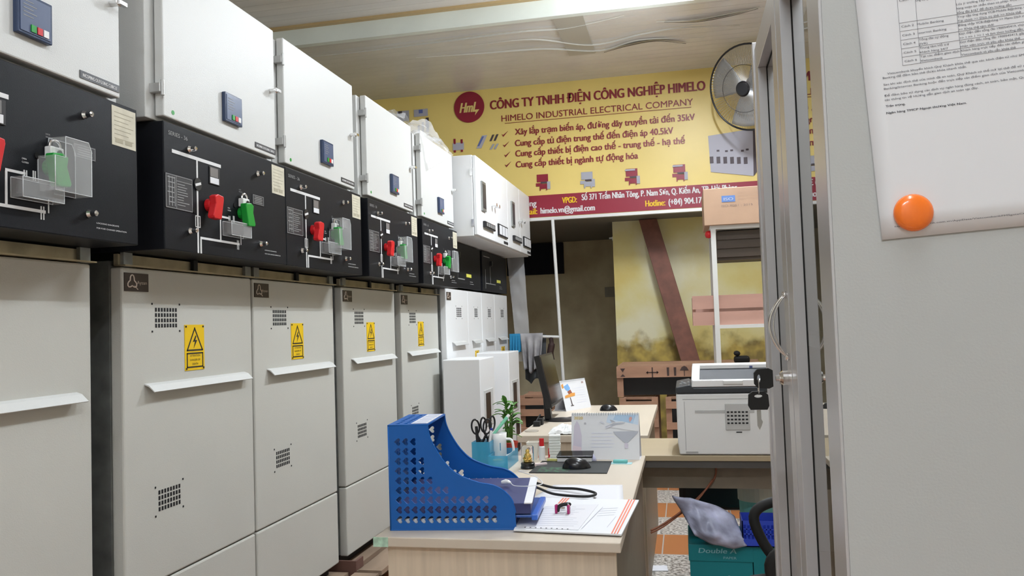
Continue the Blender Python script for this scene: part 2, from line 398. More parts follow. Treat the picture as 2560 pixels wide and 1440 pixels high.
# little pictures on the banner
BPIC = {'r': BAN_R, 'g': mat('picture_grey', (.42, .42, .48), .5), 'd': mat('picture_dark', (.07, .05, .06), .5), 'w': mat('picture_white', (.46, .45, .52), .5), 'b': mat('picture_blue', (.12, .16, .42), .5)}
def picture(px, py, parts, name='picture'):
    p = bz(px, py)
    root = None
    for i, (k, x0, x1, z0, z1, sh) in enumerate(parts):
        o = MB().prism([(p.x+x0, -.006-.001*i, p.z+z0), (p.x+x1, -.006-.001*i, p.z+z0), (p.x+x1+sh, -.006-.001*i, p.z+z1), (p.x+x0+sh, -.006-.001*i, p.z+z1)], (0, .002, 0)).build('printed_device' if root is None else 'printed_detail', BPIC[k], ban if root is None else root)
        root = root or o
for i, (px, py) in enumerate(((1357, 452), (1468, 446), (1580, 438), (1699, 428))):
    k = 'r' if i != 1 else 'g'
    picture(px, py, [(k, -.055, .05, -.01, .06, .0), (k, -.065, -.01, -.05, -.02, .0), (k, -.02, .07, -.075, -.03, .0), ('d', -.02, .06, -.025, -.01, 0), ('g', .04, .07, -.08, -.01, 0), (k, -.03, -.02, -.09, -.05, 0), (k, .03, .04, -.09, -.05, 0)] + ([('w', -.06, .03, .04, .055, 0)] if i > 1 else []))
picture(1198, 355, [('w', -.03, .02, -.06, .06, .06), ('b', -.02, 0, -.04, .05, .05)])
picture(1226, 345, [('d', -.01, .01, -.03, .03, .03), ('d', .03, .05, -.03, .03, .03), ('g', -.01, .01, -.11, -.06, .03), ('g', .03, .05, -.11, -.06, .03)])
picture(1147, 362, [('w', -.06, .05, -.05, .02, 0), ('r', -.05, -.03, .01, .06, 0), ('r', .02, .04, .01, .05, 0), ('r', -.05, -.03, -.07, -.05, 0), ('r', .02, .04, -.07, -.05, 0)])
picture(1060, 318, [('d', -.02, 0, -.05, .05, 0), ('d', .02, .05, -.05, .09, 0), ('d', -.06, -.04, -.05, .02, 0)])
picture(1052, 282, [('w', -.07, .07, -.035, .035, 0), ('b', -.02, .02, -.005, .03, 0)])
picture(1008, 290, [('g', -.06, .06, -.05, .05, 0), ('d', -.05, -.01, .02, .05, 0), ('w', -.01, .03, -.02, .04, 0)])
# printed switchboard
q = [bz(*p) for p in ((1770, 340), (1882, 322), (1884, 440), (1777, 430))]
sb = MB().prism([(v.x, -.007, v.z) for v in q], (0, .003, 0)).build('printed_switchboard', BPIC['w'], ban)
q2 = [bz(*p) for p in ((1882, 322), (1900, 330), (1900, 420), (1884, 440))]
MB().prism([(v.x, -.007, v.z) for v in q2], (0, .003, 0)).build('printed_side', BPIC['d'], sb)
for i in range(6):
    v = bz(1779+i*17, 400+i*.3); MB().box(v.x-.016, v.x+.016, -.009, -.006, v.z-.03, v.z+.03).build('printed_window', BPIC['d'], sb)
for (x, y) in ((1795, 377), (1816, 378), (1829, 376), (1856, 377), (1868, 374)):
    v = bz(x, y); MB().box(v.x-.012, v.x+.012, -.009, -.006, v.z-.008, v.z+.008).build('printed_meter', BPIC['d'], sb)
# ================================================================ SWITCHGEAR
XF = -1.5   # plane of the black panels and upper doors
def slot_grille(parent, u0, u1, z0, z1, x, cols=8, rows=4, name='vent_grille'):
    b = MB(); du = (u1-u0)/cols; dz = (z1-z0)/rows
    for i in range(cols):
        for j in range(rows): b.box(x-.004, x+.0008, u0+du*(i+.2), u0+du*(i+.8), z0+dz*(j+.14), z0+dz*(j+.86))
    for (a, c) in ((u0-.012, z0-.01), (u1+.012, z0-.01), (u0-.012, z1+.01), (u1+.012, z1+.01)): b.box(x-.003, x+.0012, a-.003, a+.003, c-.003, c+.003)
    return b.build(name, DARK, parent)
def handle_lip(parent, u0, u1, z, x):
    return MB().prism([(x, u0, z+.012), (x+.012, u0+.004, z+.006), (x+.028, u0+.010, z-.012), (x+.030, u0+.010, z-.010), (x+.014, u0+.004, z+.010), (x, u0, z+.016)], (0, u1-u0, 0)).build('handle', PAINT, parent)
def warning_sign(parent, u0, u1, z0, z1, x):
    s = MB().box(x, x+.002, u0, u1, z0, z1).build('warning_sign', YSIGN, parent)
    w_ = u1-u0; h = z1-z0; cx = (u0+u1)/2; xo = x+.0028
    b = MB()
    def band(p, q, t):
        p, q = Vector((0, *p)), Vector((0, *q)); d = (q-p).normalized(); n = Vector((0, -d.z, d.y))*t/2
        b.prism([(xo, *(v.yz)) for v in (p-d*t/2-n, q+d*t/2-n, q+d*t/2+n, p-d*t/2+n)], (-.001, 0, 0))
    T = [(cx-.39*w_, z0+.44*h), (cx+.39*w_, z0+.44*h), (cx, z0+.92*h)]
    for i in range(3): band(T[i], T[(i+1) % 3], .045*w_)
    R = [(cx-.40*w_, z0+.07*h), (cx+.40*w_, z0+.07*h), (cx+.40*w_, z0+.37*h), (cx-.40*w_, z0+.37*h)]
    for i in range(4): band(R[i], R[(i+1) % 4], .04*w_)
    b.prism([(xo, cx+.04*w_, z0+.76*h), (xo, cx-.10*w_, z0+.62*h), (xo, cx+.01*w_, z0+.63*h), (xo, cx-.06*w_, z0+.48*h), (xo, cx+.12*w_, z0+.66*h), (xo, cx+.02*w_, z0+.66*h), (xo, cx+.08*w_, z0+.75*h)], (-.001, 0, 0))
    for (a, c) in ((.06, .04), (.94, .04), (.06, .96), (.94, .96)): b.box(xo-.001, xo+.001, u0+a*w_-.003, u0+a*w_+.003, z0+c*h-.003, z0+c*h+.003)
    b.build('sign_print', INK, s)
    lettering([('ATTENTION', -.26*w_, .186*h, .52*w_), ('DANGER OF', -.26*w_, .095*h, .52*w_), ('DEATH', -.15*w_, .005*h, .30*w_)], INK, s, (xo, cx, z0+.11*h), Y_, Z_, cap=.045*h)
def logo_plate(parent, u0, z0, x, w_=.11, h=.056):
    s = MB().box(x, x+.003, u0, u0+w_, z0, z0+h).build('maker_plate', BROWN, parent)
    LG = mat('plate_print', (.62, .52, .44), .5); xo = x+.0036
    cy, cz = u0+.30*w_, z0+.5*h; pts = []
    for k in range(24):
        a = 2*math.pi*k/24; r = .30*h*(1+.35*math.cos(3*(a-math.pi/2)))
        pts.append((xo, cy+r*math.cos(a), cz+r*math.sin(a)-.01*h))
    MB().tube(pts, .0022, 6, closed=True).tube([(xo, cy+.2*h, cz-.2*h), (xo, cy+.46*h, cz-.40*h)], .0016, 6).build('emblem', LG, s)
    lettering([('Aysan', 0, .4*h, .42*w_)], LG, s, (xo, u0+.5*w_, z0), Y_, Z_, cap=.2*h)
def stud(b, u, z, x=0.):
    b.tube([(x-.004, u, z), (x+.004, u, z), (x+.012, u, z), (x+.026, u, z), (x+.029, u, z)], [.011, .011, .0075, .0075, .004], 14)
def lever(parent, name, mt, u, z, sg, s=1.):
    # rotary handle: round hub and a broad slanted grip standing off the panel
    b = MB(); b.tube([(0, u, z+.01), (.02, u, z+.01)], .021*s, 18)
    P = [(-.020, .036), (-.004, .044), (.028, .040), (.030, .030), (.016, -.034), (.012, -.038), (-.026, -.036), (-.030, -.028), (-.016, .012)]
    b.prism([(.018, u+sg*a*s, z+c*s) for a, c in P], (.024, 0, 0))
    return b.build(name, mt, parent, bevel=.004, segs=3)
def wire(b, pts, wd, x=.001):
    for p, q in zip(pts, pts[1:]):
        (u0, z0), (u1, z1) = p, q
        if abs(u0-u1) < 1e-6: b.box(0, x, u0-wd/2, u0+wd/2, min(z0, z1)-wd/2, max(z0, z1)+wd/2)
        else: b.box(0, x, min(u0, u1)-wd/2, max(u0, u1)+wd/2, z0-wd/2, z0+wd/2)
def clear_cover(parent, u0, u1, z0, z1, d, name='clear_cover', notch=False, x=.0):
    t = .002
    b = MB()
    if notch: prof = [(u0, z0), (u1, z0), (u1, z1-.15*(z1-z0)), (u1-.01, z1), (u0+.28*(u1-u0), z1), (u0+.28*(u1-u0), z0+.62*(z1-z0)), (u0, z0+.62*(z1-z0))]
    else: prof = [(u0, z0), (u1, z0), (u1, z1), (u0, z1)]
    pr = [(x, a, c) for a, c in prof]
    o = b.prism(pr, (d, 0, 0))
    fs = [f for f in o.bm.faces if all(abs(v.co.x-x) < 1e-6 for v in f.verts)]
    bmesh.ops.delete(o.bm, geom=fs, context='FACES_ONLY')
    ob = o.build(name, CLEAR, parent, solid=.0025, bevel=.0)
    # moulded rim along the front edge
    r = MB(); r.tube([(x+d, a, c) for a, c in prof], .0012, 6, closed=True)
    r.tube([(x+.002, a, c) for a, c in prof], .0009, 6, closed=True)
    r.build('cover_rim', mat('cover_rim_plastic', (.72, .74, .75), .2), ob, smooth=True)
    return ob
UW = .745
def unit(y0, label, cover, first=False, sign_skip=False):
    t = thing('switchgear_cubicle', (XF, y0, 0), label, 'electrical cabinet', 'switchgear cubicles with one upper door')
    # --- carcass
    bx('carcass', STEEL, t, -1.0, -.192, .0, UW, .2, 1.53)
    bx('plinth', DARK, t, -.95, -.20, .02, UW-.02, .142, .2)
    rail = MB().box(-.175, -.16, .0, UW, 1.515, 1.55).box(-.172, -.135, .0, UW, 1.513, 1.517)
    rail.build('top_rail', GALV, t)
    for u, mt, h in ((.03, STEEL, .02), (.375, BLKM, .012), (.715, STEEL, .02)): bx('rail_bracket', mt, t, -.16, -.148, u-h, u+h, 1.512, 1.555)
    # --- lower door
    ld = MB().box(-.192, -.15, .004, UW-.008, .53, 1.51).build('lower_door', PAINT_SHADED, t, bevel=.006)
    bx('lower_plate', PAINT_SHADED, t, -.192, -.15, .004, UW-.008, .195, .525, bevel=.006)
    X = -.15
    logo_plate(ld, .012, 1.438, X)
    slot_grille(ld, .153, .27, 1.323, 1.391, X)
    slot_grille(ld, .158, .275, .742, .812, X)
    warning_sign(ld, .307, .418, 1.178, 1.333, X)
    handle_lip(ld, .10, .68, 1.135, X)
    # --- black control panel
    cp = MB().box(-.9, 0, 0, UW, 1.556, 1.943).build('control_panel', BLACKP, t, bevel=.003)
    for (u, z) in ((.124, 1.881), (.537, 1.877), (.123, 1.623), (.55, 1.621)):
        b = MB(); stud(b, u, z); b.build('panel_stud', CHROME, cp, smooth=False)
    b = MB(); W = .0075
    wire(b, [(.045, 1.859), (.296, 1.859)], .011)
    wire(b, [(.167, 1.859), (.167, 1.561)], W)
    wire(b, [(.155, 1.675), (.179, 1.675), (.179, 1.640), (.155, 1.640), (.155, 1.675)], .003)
    wire(b, [(.182, 1.561), (.182, 1.607), (.405, 1.607)], W)
    wire(b, [(.294, 1.607), (.294, 1.69), (.345, 1.69)], .0065)
    wire(b, [(.395, 1.589), (.395, 1.618)], .003); wire(b, [(.403, 1.589), (.403, 1.618)], .003)
    wire(b, [(.418, 1.607), (.418, 1.64)], .003)
    wire(b, [(.345, 1.684), (.345, 1.697)], .003); wire(b, [(.352, 1.684), (.352, 1.697)], .003)
    wire(b, [(.372, 1.68), (.372, 1.70)], .003); wire(b, [(.378, 1.68), (.378, 1.70)], .003)
    b.build('mimic_diagram', WHITEP, cp)
    lettering([('SERIES - 36', .023, 1.906, .095)], GREYP, cp, (.0012, 0, 0), Y_, Z_, cap=.013)
    # instruction plate
    ip = bx('instruction_plate', DGREY, cp, 0, .0015, .005, .139, 1.682, 1.787)
    b = MB(); wd = .002
    for (p, q) in (((.007, 1.684), (.137, 1.684)), ((.007, 1.785), (.137, 1.785)), ((.007, 1.684), (.007, 1.785)), ((.137, 1.684), (.137, 1.785)), ((.057, 1.684), (.057, 1.785)), ((.057, 1.77), (.137, 1.77))):
        b.box(.0015, .0022, min(p[0], q[0])-wd/2, max(p[0], q[0])+wd/2, min(p[1], q[1])-wd/2, max(p[1], q[1])+wd/2)
    rr = random.Random(3)
    for k in range(9): b.box(.0015, .002, .062, .062+rr.uniform(.03, .065), 1.76-k*.008, 1.7625-k*.008)
    for k in range(6): b.box(.0015, .002, .012+rr.uniform(0, .01), .04+rr.uniform(0, .01), 1.775-k*.015, 1.778-k*.015)
    for u in (.02, .035, .048): b.box(.0015, .002, u, u+.003, 1.69, 1.78)
    b.build('plate_print', GREYP, ip)
    # small indicator
    ind = bx('voltage_indicator', BLK, cp, 0, .003, .232, .292, 1.790, 1.848, bevel=.001)
    bx('indicator_window', mat('indicator_grey', (.20, .19, .19), .3), ind, .003, .004, .235, .279, 1.815, 1.845)
    bx('indicator_label', PAPER, ind, .003, .004, .235, .284, 1.793, 1.813)
    # position indicator at the line
    MB().tube([(0, .167, 1.777), (.004, .167, 1.777)], .02, 20).build('position_indicator', BLK, cp)
    MB().box(.004, .006, .150, .180, 1.773, 1.781, M=Matrix.Translation((0, .167, 1.777)) @ Matrix.Rotation(.3, 4, 'X') @ Matrix.Translation((0, -.167, -1.777))).build('position_mark', WHITEP, cp)
    # key lock
    kl = bx('key_lock', PWHITE, cp, 0, .02, .406, .448, 1.738, 1.768, bevel=.003)
    MB().tube([(.021, .432, 1.753), (.023, .432, 1.753)], .008, 12).build('key_hole', BLK, kl)
    MB().tube([(.012, .427+.017*math.cos(a*math.pi/8), 1.768+.017*math.sin(a*math.pi/8)) for a in range(9)], .0035, 8).build('shackle', CHROME, kl)
    for (u, z) in ((.467, 1.762), (.383, 1.740), (.147, 1.69)): MB().tube([(0, u, z), (.003, u, z)], .008, 12).build('operating_hole', mat('hole_black', (.003, .003, .003), .9), cp)
    lettering([('LOCK', 0, .007, None), ('UNLOCK', 0, 0, None)], GREYP, cp, (.0012, .41, 1.79), Y_, Z_, cap=.004)
    lettering([('OPEN', 0, .008, None), ('CLOSED', 0, 0, None)], WHITEP, cp, (.0012, .338, 1.715), Y_, Z_, cap=.004)
    lever(cp, 'red_lever', REDP, .222, 1.707, 1)
    lever(cp, 'green_lever', GREENP, .418, 1.706, -1 if cover != 'open' else 1)
    # small box with a clear hood
    bx('terminal_block', DGREY, cp, 0, .006, .322, .43, 1.640, 1.672)
    # rating plate
    rp = bx('rating_plate', DGREY, cp, 0, .0015, .50, .578, 1.762, 1.797)
    b = MB()
    for (a, c, d, e) in ((.502, .576, 1.7635, 1.765), (.502, .576, 1.794, 1.7955), (.502, .5035, 1.7635, 1.7955), (.5745, .576, 1.7635, 1.7955)): b.box(.0015, .0022, a, c, d, e)
    for k in range(4): b.box(.0015, .002, .512+.003*(k % 2), .566-.004*(k % 2), 1.769+k*.006, 1.7715+k*.006)
    b.build('plate_print', GREYP, rp)
    st = bx('inspection_sticker', STICK, cp, 0, .001, .642, .738, 1.823, 1.932)
    b = MB()
    for k in range(7): b.box(.001, .0014, .652, .728-.01*(k % 3), 1.915-k*.012, 1.9165-k*.012)
    b.box(.001, .0014, .655, .685, 1.832, 1.843).box(.001, .0014, .695, .722, 1.832, 1.843)
    b.build('sticker_print', mat('faint_print', (.42, .38, .28), .7), st)
    lettering([('LOCKING DIAGRAMS', .58, 1.599, .085), ('FOR FUSE CHANGE OPERATION', .58, 1.586, .115)], WHITEP, cp, (.0012, 0, 0), Y_, Z_, cap=.004)
    if cover == 'closed': clear_cover(cp, .385, .505, 1.655, 1.79, .05, notch=True)
    if cover == 'open':
        clear_cover(cp, .47, .62, 1.655, 1.79, .012, notch=True, x=.03)
    clear_cover(cp, .305, .43, 1.628, 1.675, .035, name='clear_hood')
    # --- upper compartment
    ub = MB().box(-.62, -.034, -.035, .705, 1.948, 2.45).build('upper_compartment', PAINT, t, bevel=.003)
    ud = MB().box(-.030, 0, .003, .677, 1.958, 2.456).build('upper_door', PAINT, t, bevel=.004)
    for z in (2.04, 2.365): MB().box(-.036, .002, -.016, .002, z-.014, z+.014).tube([(.004, -.006, z-.024), (.004, -.006, z+.024)], .006, 10).build('hinge', mat('zinc_hinge', (.50, .50, .49), .35, .5), ud, bevel=.002)
    rl = bx('protection_relay', NAVY, ud, 0, .014, .315, .42, 2.018, 2.118, bevel=.002)
    bx('relay_face', mat('relay_face', (.07, .10, .19), .3), rl, .014, .0155, .322, .413, 2.025, 2.111)
    # relay keys
    for i, mt in enumerate((GREENP, REDP, PWHITE)): bx('relay_key', mt, rl, .0155, .018, .352+i*.019, .367+i*.019, 2.029, 2.046)
    b = MB()
    for k in range(5): b.box(.0155, .016, .33, .36+.01*(k % 2), 2.062+k*.009, 2.064+k*.009)
    b.build('relay_print', GREYP, rl)
    kn = MB(); kn.tube([(0, .645, 2.212), (.02, .645, 2.212)], .009, 12).tube([(.02, .645, 2.212), (.026, .645, 2.212)], .011, 12)
    kn.box(.022, .034, .638, .668, 2.206, 2.218); kn.build('door_latch', CHROME, ud, bevel=.001)
    ns = bx('name_strip', DGREY, ud, 0, .002, .525, .672, 1.972, 1.992)
    lettering([('INCOMING OUTGOING CUBICLE', 0, 0, .128)], WHITEP, ns, (.0025, .534, 1.977), Y_, Z_, cap=.009, bold=.02)
    MB().tube([(0, .048, 1.978), (.001, .048, 1.978)], .007, 14).build('green_dot', GREENP, ud)
    return t
unit(1.237, 'nearest switchgear cubicle, cut by the left picture edge, clear cover over its green lever', 'closed')
unit(2.10, 'second switchgear cubicle from the camera with its red and green levers uncovered', 'none')
unit(2.847, 'third switchgear cubicle, joined to the one with uncovered levers, clear cover over its green lever', 'closed')
unit(3.68, 'fourth switchgear cubicle standing after a dark gap, green lever under a clear cover', 'closed')
unit(4.515, 'fifth switchgear cubicle with its clear cover swung open beside the green lever', 'open')
# gap filler frames seen between the cubicles
# ---- two double cubicles at the far end
def far_unit(y0, y1, split, label, z_up=2.47, first=False):
    t = thing('double_switchgear_cubicle', (XF, y0, 0), label, 'electrical cabinet', 'double switchgear cubicles with protruding two-door boxes')
    L_ = y1-y0; s_ = split-y0
    bx('carcass', STEEL, t, -1.0, -.145, 0, L_, .2, 1.57)
    bx('plinth', DARK, t, -.95, -.18, .02, L_-.02, .142, .2)
    cpn = MB().box(-.9, -.085, 0, L_-.06, 1.575, 1.90).build('control_panel', BLACKP, t, bevel=.003)
    b = MB(); X = -.085
    def wr(p, q, wd=.007):
        b.box(X, X+.001, min(p[0], q[0])-wd/2, max(p[0], q[0])+wd/2, min(p[1], q[1])-wd/2, max(p[1], q[1])+wd/2)
    wr((.10, 1.64), (.45, 1.64)); wr((.27, 1.64), (.27, 1.78)); wr((.05, 1.86), (.25, 1.86)); wr((.10, 1.60), (.10, 1.75))
    wr((.60, 1.612), (.70, 1.612), .004); wr((.60, 1.628), (.68, 1.628), .004)
    b.build('mimic_diagram', GREYP, cpn)
    bx('yellow_sticker', mat('yellow_sticker', (.75, .72, .12), .5), cpn, X, X+.002, .50, .64, 1.66, 1.685)
    bx('knob', BLK, cpn, X, X+.02, .255, .285, 1.79, 1.83)
    for j, (a, c) in enumerate(((0, s_), (s_, L_))):
        ld = MB().box(-.145, -.10, a+.004, c-.004, .2, 1.56).build('lower_door', WHITE_ST, t, bevel=.006)
        wd = c-a
        slot_grille(ld, a+.45*wd, a+.68*wd, 1.36, 1.43, -.10, 5, 5)
        handle_lip(ld, a+.22*wd, a+.80*wd, 1.17, -.10)
        if j == 0 and first: logo_plate(ld, a+.02, 1.48, -.10, .10, .055)
        if j == 1: warning_sign(ld, a+.42*wd, a+.68*wd, .98, 1.10, -.10)
    # protruding upper box
    z0, z1 = 1.91, z_up
    MB().box(-.6, .115, 0, L_, z0, z1).build('meter_box', WHITE_ST, t, bevel=.003)
    mid = L_*.5
    for j, (a, c) in enumerate(((0, mid), (mid, L_))):
        d = MB().box(.118, .14, a+.004, c-.003, z0+.008, z1-.004).build('meter_door', WHITE_ST, t, bevel=.003); X = .14
        sg = 1 if j == 0 else -1
        hu = a if j == 0 else c
        for z in (z0+.09, z1-.12): bx('hinge', CHROME, d, .10, .118, hu-.004 if j == 0 else hu-.016, hu+.016 if j == 0 else hu+.004, z-.025, z+.025)
        k = MB(); ku = c-.045 if j == 0 else a+.045
        k.tube([(X, ku, 2.18), (X+.03, ku, 2.18)], .010, 10).tube([(X+.03, ku, 2.18), (X+.04, ku, 2.18)], .015, 10); k.build('door_latch', CHROME, d)
        if j == 0:
            r = bx('relay_window', STEEL, d, X, X+.012, a+.13, a+.24, 2.10, 2.31, bevel=.002)
            bx('relay_face', DGREY, r, X+.012, X+.014, a+.145, a+.225, 2.12, 2.29)
            m_ = bx('push_button_block', BLK, d, X, X+.02, a+.16, a+.47, 1.985, 2.03, bevel=.004)
            for q_ in range(5): bx('push_button', GREYP, m_, X+.02, X+.026, a+.19+q_*.055, a+.215+q_*.055, 1.995, 2.02)
        else:
            m_ = bx('meter_frame', BLK, d, X, X+.012, a+.12, a+.44, 1.975, 2.065, bevel=.002)
            for q_ in range(3): bx('meter_glass', PAPER, m_, X+.012, X+.014, a+.14+q_*.10, a+.22+q_*.10, 1.985, 2.055)
            bx('name_strip', DGREY, d, X, X+.002, c-.17, c-.02, z0+.02, z0+.04)
    return t
far_unit(5.28, 6.27, 5.85, 'first double cubicle after the five single ones, with a protruding white meter box above', first=True)
far_unit(6.275, 7.23, 6.72, 'last double cubicle at the far end of the row, beside the clothes rail')
# pallets
def pallet(y0, y1, label):
    t = thing('wooden_pallet', (0, y0, 0), label, 'pallet', 'pallets under the switchgear row')
    L_ = y1-y0; b = MB()
    for k in range(7): b.box(-2.5+k*.152, -2.5+k*.152+.12, 0, L_, .118, .14)
    b.build('deck_boards', WOODP, t)
    b = MB()
    for v in (0, L_/2-.045, L_-.09):
        for x in (-2.55, -2.1, -1.70): b.box(x, x+.09, v, v+.09, .022, .096)
        b.box(-2.55, -1.602, v, v+.09, .096, .118)
        b.box(-2.55, -1.602, v, v+.09, 0, .022)
    b.build('bearers', WOODP, t)
pallet(1.1, 2.02, 'wooden pallet under the nearest cubicle'); pallet(2.08, 3.62, 'long wooden pallet under the two joined cubicles')
pallet(3.66, 4.45, 'wooden pallet visible beside the near desk, with a brown steel bracket on its corner'); pallet(4.5, 5.27, 'wooden pallet under the fifth cubicle')
pallet(5.3, 7.2, 'long wooden pallet under the far double cubicles')
br = tag(MB().box(-1.74, -1.585, 3.632, 3.642, .07, .19).box(-1.60, -1.585, 3.642, 3.72, .142, .19).build('corner_bracket', mat('rust_brown_steel', (.14, .07, .055), .5), None, bevel=.002), 'rusty brown steel bracket bolted at the pallet corner under the fourth cubicle', 'bracket')
# plastic film over the fifth cubicle and behind
FILM = mat('crumpled_film', (.92, .93, .95), .15, trans=0., alpha=.34)
def film(name, P, nu, nv, amp, label, seed=0, cat='plastic film', group=None):
    # bilinear patch between four corners, crumpled
    P = [Vector(p) for p in P]
    n = (P[1]-P[0]).cross(P[3]-P[0]).normalized()
    def fn(u, v):
        p = P[0]*(1-u)*(1-v)+P[1]*u*(1-v)+P[2]*u*v+P[3]*(1-u)*v
        q = noise.noise(p*9+Vector((seed, 0, 0)))+.6*noise.noise(p*23+Vector((seed, 3, 0)))
        return p+n*amp*q
    return tag(MB().grid(fn, nu, nv).build(name, FILM, None, smooth=True), label, cat, group)
film('plastic_film', [(-1.488, 4.62, 2.25), (-1.488, 5.2, 2.46), (-1.49, 5.0, 2.475), (-1.49, 4.5, 2.47)], 14, 10, .01, 'clear film draped over the upper corner of the fifth cubicle', 1)
film('plastic_film', [(-1.85, 4.55, 2.475), (-1.5, 4.62, 2.478), (-1.52, 5.25, 2.49), (-1.70, 5.28, 2.74)], 16, 12, .05, 'crumpled clear film piled on top of the fifth cubicle', 4)
film('plastic_film', [(-1.75, 4.1, 2.475), (-1.5, 4.1, 2.48), (-1.52, 4.48, 2.49), (-1.75, 4.50, 2.64)], 14, 10, .04, 'crumpled clear film on top of the fourth cubicle', 6)
film('plastic_film', [(-1.9, 6.1, 2.49), (-1.45, 6.1, 2.49), (-1.45, 6.6, 2.50), (-1.9, 6.7, 2.66)], 14, 10, .05, 'crumpled film on top of the double meter boxes', 8)
film('plastic_film', [(-1.59, 7.24, 1.92), (-1.43, 7.24, 1.92), (-1.40, 7.27, .95), (-1.52, 7.24, .95)], 10, 24, .02, 'clear film hanging down at the end of the switchgear row', 10)
# white housings standing against the far lower doors
def housing(y0, y1, x1, z1, label):
    t = thing('white_housing', (0, y0, 0), label, 'metal box', 'white housings against the far cubicles')
    MB().box(-1.58, x1, 0, y1-y0, .142, z1).build('shell', WHITE_ST, t, bevel=.006)
    bx('window_frame', PAINT, t, x1, x1+.004, .20*(y1-y0), .82*(y1-y0), .62, .86)
    bx('dark_window', BROWN, t, x1+.004, x1+.006, .30*(y1-y0), .62*(y1-y0), .64, .84)
    bx('lower_window', BROWN, t, x1+.001, x1+.006, .5*(y1-y0), .8*(y1-y0), .30, .55)
housing(5.10, 5.50, -1.325, 1.075, 'white steel housing behind the scissors, nearer of the two')
housing(5.98, 6.36, -1.325, 1.083, 'white steel housing right behind the bamboo plant, farther of the two')
# ================================================================ STEEL CABINET WITH GLASS DOORS
X0 = .148; YN = .855; YF = 1.567; ZT = 1.812
cb = thing('glass_door_cabinet', (X0, YN, 0), 'tall grey steel filing cabinet with glazed aluminium doors in the right foreground', 'cabinet')
W_ = YF-YN
b = MB()
b.box(.002, .42, 0, .0015, .02, ZT)            # near side sheet
b.box(-.001, .42, W_-.0015, W_, .02, ZT); b.box(.418, .42, 0, W_, .02, ZT); b.box(.02, .42, 0, W_, ZT-.002, ZT); b.box(.02, .42, 0, W_, .02, .06)
b.build('carcass', CAB, cb)
for z in (.45, .85, 1.25): bx('shelf', mat('cabinet_inside', (.16, .17, .165), .6), cb, .04, .41, .01, W_-.01, z, z+.018)
mid = .36
bx('front_post', ALU, cb, -.001, .020, .002, .026, .02, ZT, bevel=.001); bx('front_post', ALU, cb, -.003, .012, W_-.022, W_+.0005, .02, ZT, bevel=.001)
bx('front_post', ALU, cb, .004, .020, .026, W_-.022, ZT-.012, ZT, bevel=.001)
def gdoor(u0, u1):
    sw = .048; z0 = .03; z1 = ZT-.016
    d = MB()
    for (pa, pb) in (((u0, z0), (u0+sw, z0+sw)), ):
        d.prism([(0, u0, z0), (0, u0+sw, z0+sw), (0, u0+sw, z1-sw), (0, u0, z1)], (.0155, 0, 0))
        d.prism([(0, u1, z0), (0, u1-sw, z0+sw), (0, u1-sw, z1-sw), (0, u1, z1)], (.0155, 0, 0))
        d.prism([(0, u0, z1), (0, u0+sw, z1-sw), (0, u1-sw, z1-sw), (0, u1, z1)], (.0155, 0, 0))
        d.prism([(0, u0, z0), (0, u0+sw, z0+sw), (0, u1-sw, z0+sw), (0, u1, z0)], (.0155, 0, 0))
    dr = d.build('glass_door', ALU, cb, bevel=.0008)
    g = MB()
    for (a, c, e, f) in ((u0+sw-.001, u0+sw+.0015, z0+sw, z1-sw), (u1-sw-.0015, u1-sw+.001, z0+sw, z1-sw), (u0+sw, u1-sw, z1-sw-.003, z1-sw+.001), (u0+sw, u1-sw, z0+sw-.001, z0+sw+.003)): g.box(.0148, .0157, a, c, e, f)
    g.build('gasket', BLKM, dr)
    bx('pane', GLASS, dr, .0158, .0178, u0+.03, u1-.03, z0+.03, z1-.03)
    return dr
dn = gdoor(.030, mid-.005); df = gdoor(mid+.005, W_-.026)
bx('meeting_seal', ALUB, cb, .001, .010, mid-.003, mid+.003, .03, ZT-.016)
bx('meeting_seal', BLKM, cb, .004, .010, W_-.0255, W_-.0225, .03, ZT-.016)
# bow handle and lock on the far door's near stile
hu = onp(0, X0, 1955, 900).y-YN
hu = mid+.03
ht, hb = onp(1, YN+hu, 1948, 738).z, onp(1, YN+hu, 1958, 892).z
pts = []
for k in range(21):
    t_ = k/20; z = hb+(ht-hb)*t_; pts.append((-.025*math.sin(math.pi*t_)**.7-.0, hu, z))
hd = MB().tube(pts, .0024, 12)
hd.tube([(p[0]*.8, hu-.006, p[2]) for p in pts], .0012, 8)
for z in (ht, hb): hd.box(-.005, .001, hu-.006, hu+.004, z-.005, z+.005)
hd.build('bow_handle', CHROME, df, smooth=True)
lz = onp(1, YN+hu, 1962, 945).z
lk = MB().tube([(.001, hu, lz), (-.010, hu, lz), (-.014, hu, lz)], [.011, .011, .008], 18).build('lock', CHROME, df)
# keys: one in the lock, one hanging
ky = thing('key_pair', (X0-.014, YN+hu, lz), 'pair of black-headed keys on a ring, one in the lock of the glass cabinet', 'keys')
MB().tube([(0, 0, 0), (-.006, 0, 0)], .0045, 10).build('key_shank', CHROME, ky)
def keyhead(M, nm='key_head'):
    pr = [(-.012, -.012), (-.006, -.015), (.010, -.014), (.015, -.008), (.015, .008), (.010, .014), (-.006, .015), (-.012, .012)]
    outl = [(a, c) for a, c in pr]; hole = [(.008+.0025*math.cos(k*math.pi/6), .006*math.sin(k*math.pi/6)) for k in range(12)]
    return curve_panel(nm, outl, [hole], .008, BLKM, ky, M)
